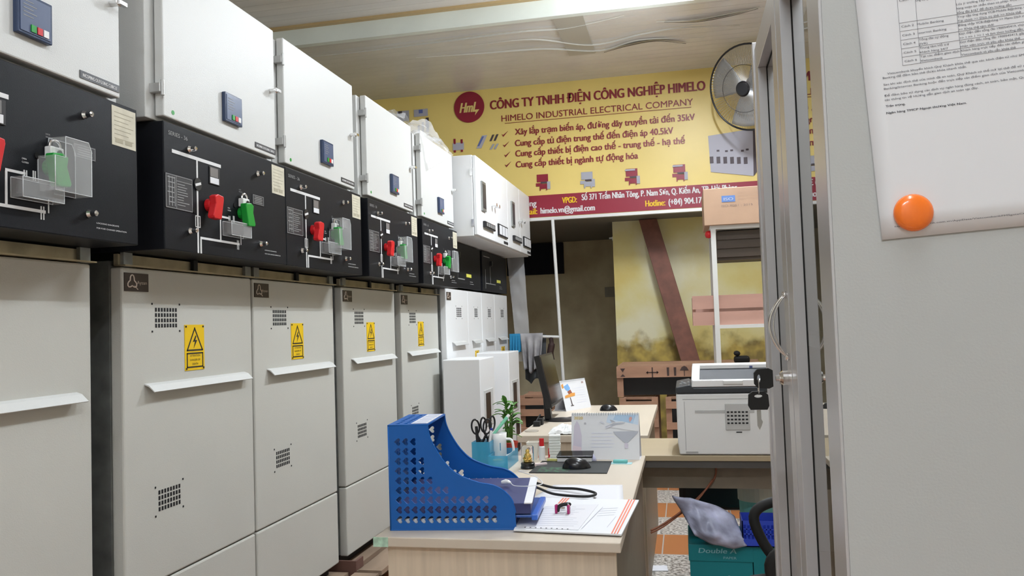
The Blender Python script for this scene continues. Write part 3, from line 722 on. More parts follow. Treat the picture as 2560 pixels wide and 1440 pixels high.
# head in the lock lies in the XZ plane
keyhead(Matrix.Translation((-.022, 0, 0)) @ Matrix.Rotation(math.pi, 4, 'Y') @ Matrix.Rotation(math.pi/2, 4, 'X'))
rg = [(-.031+.0*k, 0+.007*math.sin(2*math.pi*k/20), -.012+.012*math.cos(2*math.pi*k/20)) for k in range(20)]
MB().tube(rg, .0007, 6, closed=True).build('key_ring', CHROME, ky)
keyhead(Matrix.Translation((-.032, 0, -.034)) @ Matrix.Rotation(-math.pi/2, 4, 'Y') @ Matrix.Rotation(math.pi/2, 4, 'X'))
MB().prism([(-.035, -.001, -.047), (-.029, -.001, -.047), (-.029, -.001, -.060), (-.027, -.001, -.064), (-.029, -.001, -.070), (-.032, -.001, -.076), (-.035, -.001, -.070)], (0, .002, 0)).build('key_blade', mat('key_nickel', (.42, .42, .40), .35, .6), ky)
# paper with the table
PY = YN-.0012
p0 = onp(1, PY, 2205, 600); ang = math.radians(3.0)
pu = Vector((math.cos(ang), 0, math.sin(ang))); pv = Vector((-math.sin(ang), 0, math.cos(ang)))
pp = thing('notice_sheet', (p0.x, PY, p0.z), 'white printed notice with a table, held on the grey cabinet side by an orange magnet', 'paper')
def pgrid(u, v):
    q = pu*(u*.21)+pv*(v*.297); q.y = -.0004
    return q
sh = MB().grid(pgrid, 12, 12).build('sheet', PAPER, pp, solid=.0003, smooth=True)
def ploc(x, y):
    q = onp(1, PY, x, y)-p0; return q.dot(pu), q.dot(pv)
PINK_ = mat('print_grey', (.16, .16, .18), .7)
PINKD = mat('print_dark', (.05, .05, .06), .7)
def px(x, y, dx=0, dy=0): return ploc(2120+x/4.8, y/4.8)
def pt(s, x, y, xr=None, yr=None, cap=.0021, mt=None, bold=0.):
    u, v = px(x, y); wdt = None
    if xr: wdt = px(xr, yr if yr else y)[0]-u
    q = pu*u+pv*v; q.y = 0
    return [(s, u, v, wdt, cap)]
L1 = []
rows = [(640, 335, 'Cách 2'), (650, 440, 'Cách 3'), (660, 545, 'Cách 4'), (668, 648, 'Cách 5'), (678, 750, 'Cách 6'), (612, 25, 'Cách 1')]
for x, y, s in rows: L1 += pt(s, x, y, x+148, y-18)
L1 += pt('Mobile Banking', 826, 308, 1148, 280); L1 += pt('Internet Banking', 836, 412, 1180, 382)
L1 += pt('Tổng đài tự động', 848, 492, 1204, 455); L1 += pt('(IVR)', 850, 545, 952, 532)
L1 += pt('Trung tâm Hỗ trợ', 858, 592, 1212, 556); L1 += pt('khách hàng 24/7', 862, 642, 1200, 604)
L1 += pt('Tại các điểm giao dịch', 866, 695, 1335, 640); L1 += pt('Vietcombank', 870, 745, 1136, 712); L1 += pt('ứng dụng', 812, 22, 960, 6)
c3 = ['Lưu ý: trường hợp không thể đăng nhập ứng dụng', 'hàng soạn tin nhắn theo cú pháp: VCB KHOA gửi', 'tổng đài 6167 để được hướng dẫn', 'Truy cập ứng dụng VCB-Mobile B@nking, chọn', 'Tại chính >> Dịch vụ thẻ >> Khóa thẻ', 'Đăng nhập VCB-iB@nking >> Menu Dịch vụ thẻ', '>> Khóa thẻ tạm thời', 'Gọi điện đến tổng đài 1900545413, chọn nhánh', '>> 1 >> 1 >> 1 và làm theo hướng dẫn', 'Gọi điện đến tổng đài 1900545413, gặp nhân', 'nhân viên trực và yêu cầu khóa thẻ', 'Khách hàng trực tiếp đến các điểm giao dịch', 'Vietcombank và yêu cầu khóa thẻ']
for k, s in enumerate(c3):
    x = 1296+5.2*k; y = 68+50.5*k; L1 += pt(s, x, y, x+21.0*len(s), y-21.0*len(s)*.145)
for (s, x, y, xr) in (('Vietcombank khuyến khích Quý Khách khóa thẻ qua các kênh điện tử như SMS', 470, 898, 2130), ('Banking để đảm bảo thẻ được khóa nhanh nhất.', 415, 952, 1420),
                     ('Sau khi xác định thẻ của mình đã an toàn, Quý Khách có thể mở lại thẻ để sử dụng', 425, 1032, 2200), ('Banking/Internet Banking hoặc đến trực tiếp các điểm giao dịch của Vietcombank', 430, 1082, 2190),
                     ('Để đảm bảo sử dụng các dịch vụ ngân hàng đúng cách, an toàn, bảo mật, Quý', 436, 1165, 2140), ('các thông tin về Hướng dẫn giao dịch an toàn tại đây.', 440, 1215, 1560)):
    L1 += pt(s, x, y, xr, y-(xr-x)*.150)
L1 += pt('https://vietcombank.com.vn/AppData/VietcombankFMSgateCCIFVHtKLXLvn', 560, 2880-150, 2500, 2880-400, cap=.0016)
lettering(L1, PINK_, sh, (0, -.0009, 0), pu, pv, cap=.002, bold=.008)
L2 = pt('Trân trọng,', 452, 1290, 685, 1262) + pt('Ngân hàng TMCP Ngoại thương Việt Nam.', 460, 1372, 1420, 1230)
lettering(L2, PINKD, sh, (0, -.0009, 0), pu, pv, cap=.0024, bold=.025)
b = MB()
def rule(x0_, y0_, x1_, y1_, t=.00028):
    a_ = px(x0_, y0_); c_ = px(x1_, y1_); A = pu*a_[0]+pv*a_[1]; B = pu*c_[0]+pv*c_[1]; d = (B-A).normalized(); n = Vector((-d.z, 0, d.x))*t/2
    b.prism([(v.x, -.0008, v.z) for v in (A-n, B-n, B+n, A+n)], (0, -.0001, 0))
for k, y in enumerate((282, 382, 487, 590, 690, 790)):
    x = 610+9*k; rule(x, y, 2300, y-(2300-x)*.150)
rule(583, -60, 655, 790); rule(800, -60, 868, 762); rule(1282, -60, 1355, 690)
b.build('table_rules', PINK_, sh)
mg = onp(1, PY, 2281, 533)
mo = MB().lathe([(0, .0), (.0175, .0), (.0185, .003), (.017, .006), (.012, .0085), (.006, .0095), (0, .0098)], seg=40, M=Matrix.Translation((mg.x, PY-.0012, mg.z)) @ Matrix.Rotation(math.pi/2, 4, 'X')).build('magnet', ORANGE, None, smooth=True)
tag(mo, 'round orange magnet holding the notice to the cabinet', 'magnet')
# ================================================================ CEILING LAMPS
def lamp(x, y, label, rz=0, zc=3.64):
    t = thing('tube_lamp', (x, y, zc), label, 'ceiling lamp', None, rz)
    bx('housing', PWHITE, t, -.03, .03, -.62, .62, -.045, 0, bevel=.005)
    MB().tube([(0, -.6, -.075), (0, .6, -.075)], .014, 12).build('tube', mat('tube_glow', (.95, .98, 1), .3, emit=8.), t)
    for v in (-.6, .6): bx('end_cap', PWHITE, t, -.02, .02, v-.012, v+.012, -.10, -.05)
lamp(.35, 2.9, 'white tube lamp on the ceiling above the printer side of the room')
lamp(.35, .4, 'white tube lamp on the ceiling above the camera')
lamp(-.5, -1.6, 'white tube lamp on the ceiling crossing the room behind the camera', math.pi/2)
lamp(.2, 5.1, 'white tube lamp on the ceiling just before the fascia')
# ================================================================ NEAR DESK
ZD = .75
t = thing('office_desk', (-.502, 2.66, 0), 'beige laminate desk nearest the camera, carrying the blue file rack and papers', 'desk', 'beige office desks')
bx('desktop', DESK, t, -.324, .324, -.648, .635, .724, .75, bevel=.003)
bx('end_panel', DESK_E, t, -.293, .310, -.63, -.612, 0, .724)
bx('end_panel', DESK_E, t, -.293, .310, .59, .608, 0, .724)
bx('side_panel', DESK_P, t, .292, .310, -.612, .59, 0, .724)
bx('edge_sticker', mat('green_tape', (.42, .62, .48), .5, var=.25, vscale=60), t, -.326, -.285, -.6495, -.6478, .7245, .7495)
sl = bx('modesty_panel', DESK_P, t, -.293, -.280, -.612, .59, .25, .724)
# heart helper
def heart(cx, cy, w, h, flip=False):
    P = []
    for k in range(20):
        a = 2*math.pi*k/20; x = 16*math.sin(a)**3/32; y = (13*math.cos(a)-5*math.cos(2*a)-2*math.cos(3*a)-math.cos(4*a))/30
        # hearts lie on their side
        P.append((cx+y*w, cy+x*h) if not flip else (cx+x*w, cy+y*h))
    return P
rk = thing('file_rack', (-.805, 2.075, ZD), 'blue plastic file rack with heart-shaped holes at the near corner of the desk', 'file rack', None, math.radians(6))
out = [(0, 0), (.345, 0), (.343, .045)]
for p in smoothpath([(.343, .045), (.335, .078), (.312, .104), (.285, .118), (.245, .126), (.19, .148), (.155, .180), (.128, .222), (.114, .255), (.110, .283)], 4)[1:]: out.append((p.x, p.y))
out.append((0, .281))
hs = []
cols = [3, 3, 4, 4, 5, 7, 12, 13, 13]
for j, n in enumerate(cols):
    for i in range(n): hs.append(heart(.027+i*.0216, .2385-j*.0262, .0185, .0205))
hs = [h for h in hs if all(p[0] < .33 for p in h)]
RW = .25
def SM(t_): return Matrix(((1, 0, 0, 0), (0, 0, 1, t_), (0, 1, 0, 0), (0, 0, 0, 1)))
for t_ in (.002, RW-.002):
    sp_ = curve_panel('side_panel', out, hs, .0035, BLUE, rk, SM(t_))
# raised rim of each side
for t_ in (.0035, RW-.0035):
    MB().tube([(a, t_, c) for a, c in out[2:-1]], .0028, 6).build('side_rim', BLUE, rk)
bh = [heart(.03+i*.0265, .034+j*.0262, .019, .021) for i in range(8) for j in range(9)]
MBk = Matrix(((0, 0, 1, .002), (1, 0, 0, 0), (0, 1, 0, 0), (0, 0, 0, 1)))
curve_panel('back_panel', [(0, 0), (RW, 0), (RW, .281), (0, .281)], bh, .004, BLUE, rk, MBk)
tp = curve_panel('top_panel', [(0, 0), (.112, 0), (.112, RW), (0, RW)], [heart(.022+.0*i, .03+i*.03, .016, .018) for i in range(7)]+[heart(.045, .03+i*.03, .014, .018) for i in range(7)], .004, BLUE, rk, Matrix.Translation((0, 0, .283)))
lb = bx('label_strip', PAPER2, tp, .062, .108, .015, RW-.015, .2855, .2862)
for k in range(6): bx('label_print', mat('label_print_blue', (.45, .5, .65), .6), lb, .068, .102, .02+k*.037, .036+k*.037, .2863, .2866)
bx('base', BLUE, rk, 0, .36, 0, RW, 0, .004, bevel=.001)
# contents
bx_ = lambda n, mt, loc, a, lab, cat, rz=math.radians(6), bevel=.001, group=None: tag(MB().box(*a).build(n, mt, None, bevel=bevel, loc=loc, rz=rz), lab, cat, group)
R0 = (-.805, 2.075, ZD)
bx_('paper_stack', PAPER, R0, (.01, .335, .008, RW-.01, .0045, .030), 'white paper stack lying in the bottom of the blue file rack', 'papers')
bp = thing('document_pouch', (R0[0], R0[1], ZD), 'translucent blue plastic document pouch sticking out of the file rack', 'folder', None, math.radians(4))
bx('pouch', BLUEF, bp, .03, .40, .02, .235, .0305, .038, bevel=.002)
bx('spine', mat('pouch_spine_blue', (.04, .14, .55), .3), bp, .385, .402, .018, .237, .024, .040, bevel=.003)
nf = thing('box_file', (R0[0], R0[1], ZD), 'navy box file with a white page edge lying in the file rack', 'folder', None, math.radians(6)); nf.rotation_euler = (math.radians(7), 0, math.radians(6))
bx('cover', NAVYF, nf, .02, .385, .010, .226, .040, .070, bevel=.002)
MB().prism([(.368, .004, .070), (.388, .004, .070), (.390, .004, .073), (.368, .004, .073)], (0, .218, 0)).build('page_edge', PAPER, nf)
e = thing('earphones', (-.53, 2.245, .8425), 'white wired earphone resting on the navy box file', 'earphones')
MB().tube([(0, 0, .006), (.012, 0, .008), (.02, -.003, .008), (.028, -.006, .006)], [.005, .0075, .006, .003], 12).build('earbud', PWHITE, e)
MB().tube(smoothpath([(.028, -.006, .006), (.045, -.03, .003), (.09, -.035, .004), (.12, -.01, .006), (.10, .01, .02), (.07, .02, .028), (.04, .05, .03), (.06, .10, .02)]), .0013, 6).build('wire', PWHITE, e)
# envelope and papers
def sheetq(name, P, z, mt, label, cat, curl=0, thick=.0006, parent=None, th_seed=1):
    P = [Vector((p[0], p[1], z)) for p in P]
    def fn(u, v):
        p = P[0]*(1-u)*(1-v)+P[1]*u*(1-v)+P[2]*u*v+P[3]*(1-u)*v
        p.z += curl*(u*v)**3 + .0008*noise.noise(p*8)
        return p
    o = MB().grid(fn, 12, 12).build(name, mt, parent, solid=thick, smooth=True)
    return tag(o, label, cat) if label else o
sheetq('paper_sheet', [(-.50, 2.42), (-.20, 2.42), (-.225, 2.70), (-.455, 2.69)], .7525, PAPER2, 'plain white sheet lying on the desk under the striped envelope', 'paper', curl=0)
en = thing('envelope', (-.32, 2.28, ZD), 'large white envelope with three orange stripes along its right edge', 'envelope')
EP = [(-.464-(-.32), 2.085-2.28), (-.179+.32, 2.062-2.28), (-.157+.32, 2.455-2.28), (-.49+.32, 2.47-2.28)]
def eq(u, v, z=.006):
    a = [Vector((p[0], p[1], 0)) for p in EP]
    p = a[0]*(1-u)*(1-v)+a[1]*u*(1-v)+a[2]*u*v+a[3]*(1-u)*v; p.z = z; return p
MB().prism([eq(0, 0, .0035), eq(1, 0, .0035), eq(1, 1, .0035), eq(0, 1, .0035)], (0, 0, .005)).build('body', PAPER, en, bevel=.001)
OS = mat('orange_stripe', (.75, .20, .12), .6)
for a, c in ((.905, .918), (.93, .943), (.955, .968)):
    MB().prism([eq(a, 0, .0088), eq(c, 0, .0088), eq(c, 1, .0088), eq(a, 1, .0088)], (0, 0, .0002)).build('stripe', OS, en)
for a, c in ((.30, .315), (.325, .34), (.35, .365)):
    MB().prism([eq(a-.02, .80, .0088), eq(c-.02, .80, .0088), eq(c, 1, .0088), eq(a, 1, .0088)], (0, 0, .0002)).build('stripe', OS, en)
doc = MB().prism([eq(.04, .03, .009), eq(.60, .05, .009), eq(.66, .80, .009), eq(.20, .74, .009)], (0, 0, .0006)).build('inset_form', PAPER2, en)
b = MB()
for k in range(9): p = eq(.10+k*.05, .055, .0098); b.box(p.x-.002, p.x+.002, p.y-.003, p.y+.003, .0097, .0099)
b.build('punch_holes', DARK, doc)
FA = mat('faint_ink', (.55, .56, .64), .7)
b = MB(); rr = random.Random(5)
for k in range(11):
    u0 = .12+rr.uniform(0, .08); u1 = .45+rr.uniform(0, .12); v = .12+k*.055
    a, c = eq(u0, v, .0098), eq(u1, v+.02, .0098); b.prism([a, c, c+Vector((0, .002, 0)), a+Vector((0, .002, 0))], (0, 0, .0001))
for k in range(4):
    a, c = eq(.70, .45+k*.07, .009), eq(.85, .50+k*.07, .009); b.prism([a, c, c+Vector((0, .002, 0)), a+Vector((0, .002, 0))], (0, 0, .0001))
a, c = eq(.62, .08, .0098), eq(.71, .72, .0098); b.prism([a, c, c+Vector((.0015, 0, 0)), a+Vector((.0015, 0, 0))], (0, 0, .0001))
a, c = eq(.84, .15, .0092), eq(.87, .45, .0092); b.prism([a, c, c+Vector((.0015, 0, 0)), a+Vector((.0015, 0, 0))], (0, 0, .0001))
b.build('faint_writing', FA, doc)
# clip
ck = thing('hair_clip', (-.357, 2.27, .7608), 'black and magenta clip lying on the white envelope', 'clip', None, math.radians(-8))
MB().tube(smoothpath([(-.016, -.01, .004), (-.012, .0, .018), (.008, .01, .022), (.014, .016, .018)]), [.004]+[.0055]*17+[.003], 8).build('jaw', BLK, ck)
MB().tube(smoothpath([(.016, -.01, .004), (.014, .0, .016), (.006, .01, .022)]), .0045, 8).build('jaw', BLK, ck)
for x in (-.019, .017): bx('grip', PINKM, ck, x-.003, x+.003, -.018, -.004, 0, .024, bevel=.0015)
MB().tube([(-.006, -.008, .012), (.006, -.008, .012)], .005, 12).build('spring', CHROME, ck)
# strap loop
tag(MB().tube(smoothpath([(-.50, 2.55, .79), (-.44, 2.60, .762), (-.36, 2.57, .765), (-.30, 2.52, .765), (-.295, 2.48, .765), (-.33, 2.46, .765), (-.42, 2.49, .765), (-.47, 2.50, .78), (-.51, 2.48, .80)], 8), .0042, 8).build('strap', BLKM, None, smooth=True), 'thin black looped strap lying over the papers behind the envelope', 'strap')
# mouse pad and mouse
mp_ = MB().prism([(-.582, 2.905, .7502), (-.296, 2.905, .7502), (-.30, 3.15, .7502), (-.575, 3.15, .7502)], (0, 0, .003)).build('mouse_pad', mat('pad_black', (.015, .017, .017), .7), None)
tag(mp_, 'black mouse pad with a green printed patch on the near desk', 'mouse pad')
MPR = ramp_noise('pad_green_print', 60, (.015, .02, .018), (.02, .12, .05), .45, .6, .7)
MB().prism([(-.555, 2.915, .7533), (-.44, 2.915, .7533), (-.44, 3.0, .7533), (-.555, 3.02, .7533)], (0, 0, .0002)).build('pad_print', MPR, mp_)
def mouse(x, y, z, rz, label):
    t = thing('computer_mouse', (x, y, z), label, 'mouse', None, rz)
    def f(u, v):
        a = u*2*math.pi; h = v*math.pi/2
        r = math.cos(h); xx = .054*r*math.cos(a); yy = .031*r*math.sin(a)*(1+.1*math.cos(a)); zz = .038*math.sin(h)*(1-.18*(math.cos(a)*r))
        return Vector((xx, yy, zz+.001))
    MB().grid(f, 32, 10).build('shell', mat('mouse_black', (.01, .01, .012), .22), t, smooth=True)
    MB().lathe([(0, 0), (.046, 0), (.046, .003), (0, .003)], sx=1.1, sy=.62).build('underside', BLKM, t)
    MB().tube([(.030, -.004, .026), (.030, .004, .026)], .007, 12).build('scroll_wheel', GREYP, t)
mouse(-.418, 3.0, .7535, math.radians(12), 'glossy black mouse on the mouse pad of the near desk')
mouse(-.478, 4.93, .75, math.radians(10), 'black mouse on the far desk behind the airplane calendar')
# desk organiser
og = thing('desk_organiser', (-.825, 2.975, ZD), 'translucent blue desk organiser with a pen cup and a low tray', 'organiser')
def opencup(x0, x1, y0, y1, z1, th=.0025):
    b = MB(); b.box(x0, x1, y0, y1, 0, th); b.box(x0, x0+th, y0, y1, th, z1); b.box(x1-th, x1, y0, y1, th, z1); b.box(x0+th, x1-th, y0, y0+th, th, z1); b.box(x0+th, x1-th, y1-th, y1, th, z1); return b
opencup(0, .072, .035, .115, .098).build('pen_cup', CBLUE, og)
opencup(.074, .150, -.005, .19, .052).build('tray', CBLUE, og)
opencup(.0, .072, .117, .19, .062).build('tray', CBLUE, og)
bx('divider', CBLUE, og, .074, .10, .10, .19, .055, .085)
def scissors(x, y, z, label, rz, s=1.):
    t = thing('scissors', (x, y, z), label, 'scissors', None, rz)
    for sg in (-1, 1):
        M = Matrix.Translation((0, 0, .11)) @ Matrix.Rotation(sg*.10, 4, 'Y') @ Matrix.Translation((sg*.019, 0, .02))
        pts = [M @ Vector((.015*math.cos(a*math.pi/12), 0, .028*math.sin(a*math.pi/12)+.02)) for a in range(24)]
        MB().tube(pts, .0036, 8, closed=True).tube([M @ Vector((0, 0, -.008)), Vector((sg*.004, sg*.002, .09)), Vector((-sg*.002, sg*.002, .075))], [.005, .005, .003], 8).build('handle', BLK, t)
        MB().prism([(-.006*sg, sg*.001, .085), (.004*sg, sg*.001, .085), (.003*sg, sg*.001, 0)], (0, .0012, 0)).build('blade', CHROME, t)
scissors(-.793, 3.045, .755, 'black-handled scissors with the left, lower loops in the pen cup', .2)
scissors(-.772, 3.066, .762, 'black-handled scissors with the right, taller loops in the pen cup', 1.0)
def stick(name, p, q, r, mt, label, cat, capmt=None, cl=.2, capname='cap'):
    p, q = Vector(p), Vector(q); d = q-p; m_ = p+d*(1-cl)
    t = thing(name, p, label, cat)
    MB().tube([(0, 0, 0), m_-p], [r*.6, r], 12).build('barrel', mt, t)
    MB().tube([m_-p, q-p], [r, r*.9], 12).build(capname, capmt or mt, t)
stick('ballpoint_pen', (-.775, 3.03, .756), (-.752, 3.045, .897), .0052, PWHITE, 'white pen with a blue push button in the pen cup', 'pen', mat('pen_blue', (.02, .03, .30), .3), .06, 'push_button')
stick('utility_knife', (-.80, 3.03, .756), (-.812, 3.04, .905), .0065, BLK, 'black utility knife standing leftmost in the pen cup', 'knife', BLK, .3, 'slider')
stick('marker_pen', (-.80, 3.082, .815), (-.705, 3.155, .935), .0072, mat('mint_plastic', (.22, .62, .42), .35), 'mint green marker leaning to the right out of the pen cup', 'marker', PWHITE, .08)
tg = thing('mug', (-.742, 3.105, .7535), 'white mug with a square handle standing in the blue organiser tray', 'mug')
MB().lathe([(0, 0), (.030, 0), (.033, .004), (.033, .09), (.035, .118), (.0335, .118), (.0305, .09), (.0305, .006), (0, .006)], seg=36).build('cup', MUG, tg, smooth=True)
MB().tube(smoothpath([(.029, 0, .092), (.048, 0, .092), (.058, -.002, .082), (.062, -.003, .05), (.054, -.002, .036), (.033, 0, .026)], 5), .0052, 10).build('handle', MUG, tg, smooth=True)
tag(MB().box(-.02, .02, -.007, .007, 0, .009).build('sharpener', mat('pale_yellow_plastic', (.80, .72, .15), .4), None, bevel=.003, loc=(-.725, 3.02, .772), rz=.3), 'yellow clip lying on the eraser in the organiser tray', 'clip')
tag(MB().box(-.02, .02, -.009, .009, 0, .018).build('eraser', PWHITE, None, bevel=.003, loc=(-.722, 3.02, .7535), rz=.2), 'white eraser under the yellow clip in the organiser tray', 'eraser')
# bamboo plant
pl = thing('potted_bamboo', (-.725, 3.238, ZD), 'lucky bamboo plant in a small red pot behind the white mug', 'plant')
MB().lathe([(0, 0), (.024, 0), (.034, .06), (.036, .066), (.031, .066), (.029, .052), (0, .052)], seg=28).build('pot', mat('red_pot', (.48, .04, .02), .35), pl, smooth=True)
MB().lathe([(0, .053), (.029, .053), (.02, .06), (0, .062)], seg=18).build('moss', mat('moss', (.30, .28, .06), .9, bump=.8, bscale=300), pl)
rr = random.Random(11)
for (x, y, h, s_) in ((-.008, 0, .235, 7), (.010, .006, .165, 6), (.0, -.010, .13, 6), (-.016, .006, .19, 6), (.006, -.004, .205, 5)):
    MB().tube([(x*.5, y*.5, .05), (x, y, h*.6), (x*1.3, y*1.2, h)], [.0045, .004, .003], 8).build('stem', STEM, pl)
    for k in range(9):
        a = k*2.4+rr.uniform(-.4, .4)+x*100; ln = rr.uniform(.045, .075); el = rr.uniform(.25, 1.15); zb = h-.035+.004*k
        d = Vector((math.cos(a)*math.cos(el), math.sin(a)*math.cos(el), math.sin(el))); side = Vector((-math.sin(a), math.cos(a), 0))
        base = Vector((x*1.3, y*1.2, zb)); b = MB(); prev = None
        for i in range(7):
            f = i/6; wd = .0105*math.sin(math.pi*min(1, f*.93+.07))**.8*(1-f*.15); c_ = base+d*ln*f+Vector((0, 0, -.028*f*f))
            cur = [b.bm.verts.new(c_-side*wd), b.bm.verts.new(c_+Vector((0, 0, -.0025))), b.bm.verts.new(c_+side*wd)]
            if prev:
                b.bm.faces.new((prev[0], prev[1], cur[1], cur[0])); b.bm.faces.new((prev[1], prev[2], cur[2], cur[1]))
            prev = cur
        b.build('leaf', LEAF, pl, smooth=True, solid=.0004)
# gold figurine in a dome
gf = thing('gold_figurine', (-.605, 3.005, ZD), 'small gold figurine under a clear dome on a black round base', 'figurine')
MB().lathe([(0, 0), (.0275, 0), (.0275, .006), (.0255, .010), (.0265, .02), (.0225, .022), (0, .022)], seg=32).build('base', BLK, gf)
MB().lathe([(0, .022), (.014, .022), (.015, .030), (.010, .036), (.013, .046), (.010, .054), (.006, .057), (.0075, .063), (.006, .070), (0, .073)], seg=20, sx=1, sy=.8).tube([(-.013, -.004, .040), (-.008, -.010, .032), (0, -.012, .036)], .004, 8).tube([(.013, -.004, .040), (.008, -.010, .032), (0, -.012, .036)], .004, 8).build('figure', GOLD, gf, smooth=True)
MB().lathe([(.0235, .022), (.0235, .080), (.021, .084), (0, .085)], seg=32).build('dome', mat('dome_plastic', (.95, .95, .95), .03, trans=1, ior=1.12), gf, smooth=True)
# small clutter
cn = thing('paper_cup', (-.62, 3.205, ZD), 'flared cream paper cup behind the gold figurine', 'cup')
MB().lathe([(0, 0), (.020, 0), (.031, .068), (.0325, .070), (.030, .070), (.019, .003), (0, .003)], seg=4, sx=1.1, sy=1.1, M=Matrix.Rotation(math.pi/4, 4, 'Z')).build('cup', mat('cream_paper', (.80, .76, .68), .6), cn)
bx_('eraser_stick', mat('pink_white_plastic', (.80, .66, .66), .5), (-.565, 3.06, ZD), (-.025, .025, -.006, .006, 0, .01), 'pale pink stick lying between the figurine and the mouse pad', 'stick', .6)
def bottle(x, y, h, mt, capmt, label, r=.013):
    t = thing('small_bottle', (x, y, ZD), label, 'bottle')
    MB().lathe([(0, 0), (r, 0), (r, h*.6), (r*.7, h*.66), (0, h*.66)], seg=20).build('body', mt, t, smooth=False)
    MB().lathe([(0, h*.66), (r*.75, h*.66), (r*.75, h), (0, h)], seg=16).build('cap', capmt, t)
bottle(-.583, 3.19, .085, PWHITE, REDP, 'white little bottle with a tall red cap near the paper stack', .013)
bottle(-.608, 3.255, .055, REDP, REDP, 'short all-red bottle left of the white one with the red cap', .014)
bottle(-.556, 3.25, .058, REDP, PWHITE, 'short red bottle with a white cap beside the ruffled white tower', .012)
st = MB()
for k in range(9):
    r_ = rr.uniform(-.002, .002); st.box(-.023+r_, .023+r_, -.018, .018, k*.011, k*.011+.0105)
tag(st.build('receipt_roll', mat('ruffled_paper', (.80, .82, .78), .6, bump=.6, bscale=120), None, bevel=.002, loc=(-.530, 3.20, ZD), rz=.15), 'ruffled white folded paper tower standing beside the airplane calendar', 'paper')
tb_ = thing('phone_case', (-.446, 3.155, ZD), 'black-lidded white case lying behind the mouse', 'case', None, .05)
bx('tray', PWHITE, tb_, -.068, .068, -.02, .028, 0, .018, bevel=.003)
MB().prism([(-.07, -.024, .018), (.072, -.024, .018), (.074, .03, .030), (-.062, .03, .030)], (0, 0, .008)).build('lid', mat('glossy_black', (.01, .01, .01), .15), tb_, bevel=.002)
stick('lip_balm', (-.50, 3.205, .758), (-.47, 3.215, .770), .006, REDP, 'red plastic tube lying behind the black-lidded case', 'tube', PWHITE, .4)
bx_('yellow_wrapper', mat('yellow_wrapper', (.70, .66, .22), .5), (-.525, 3.148, .7532), (-.03, .03, -.006, .006, 0, .008), 'yellow wrapped strip at the back edge of the mouse pad', 'strip', -.1)
er = thing('packaged_eraser', (-.262, 3.115, ZD), 'teal eraser lying on a pale cyan card in front of the calendar', 'eraser', None, -.05)
bx('card', mat('pale_cyan_card', (.50, .80, .85), .4), er, -.045, .042, -.018, .018, 0, .002)
bx('eraser', mat('teal_rubber', (.16, .50, .48), .5), er, -.030, .025, -.008, .012, .002, .014, bevel=.003)
gl = thing('glue_cap', (-.375, 3.165, ZD), 'small white and violet cone-shaped cap beside the black-lidded case', 'cap')
MB().lathe([(0, 0), (.014, 0), (.012, .012), (.004, .026), (0, .027)], seg=20).build('cone', mat('violet_white', (.55, .56, .75), .4), gl, smooth=True)
# airplane calendar
def tent_cal(name, x, y, w_, h, dep, rz, label, decorate, z=ZD):
    t = thing(name, (x, y, z), label, 'calendar', None, rz)
    lean = dep*.5
    fr = MB().prism([(0, 0, 0), (w_, 0, 0), (w_, lean, h), (0, lean, h)], (0, .0015, 0)).build('front_page', PAPER, t)
    MB().prism([(0, dep, 0), (w_, dep, 0), (w_, lean+.002, h), (0, lean+.002, h)], (0, .0015, 0)).build('rear_board', PAPER2, t)
    bx('foot_board', PAPER2, t, 0, w_, .0, dep, 0, .0015)
    b = MB()
    n = int(w_/.0095)
    for k in range(n):
        xx = .006+k*(w_-.012)/(n-1); b.tube([(xx, lean-.004+.0055*math.cos(a*math.pi/4), h-.002+.0055*math.sin(a*math.pi/4)) for a in range(8)], .0007, 4, closed=True)
    tag(b.build('wire_binding', STEEL, t), kind='stuff')
    # drawing frame of the front page
    up = Vector((0, lean, h)).normalized(); nrm = Vector((0, -h, lean)).normalized()
    def shape(nm, mt, pts, lv=1, parent=fr):
        return MB().prism([Vector((a*w_, 0, 0))+up*(c*math.hypot(lean, h))+nrm*(.0004*lv) for a, c in pts], nrm*.0002).build(nm, mt, parent)
    def word(s, a, c, wd, cap, mt, bold=.01):
        lettering([(s, 0, 0, wd*w_)], mt, fr, Vector((a*w_, 0, 0))+up*(c*math.hypot(lean, h))+nrm*.0012, X_, up, cap=cap, bold=bold)
    decorate(shape, word); return t
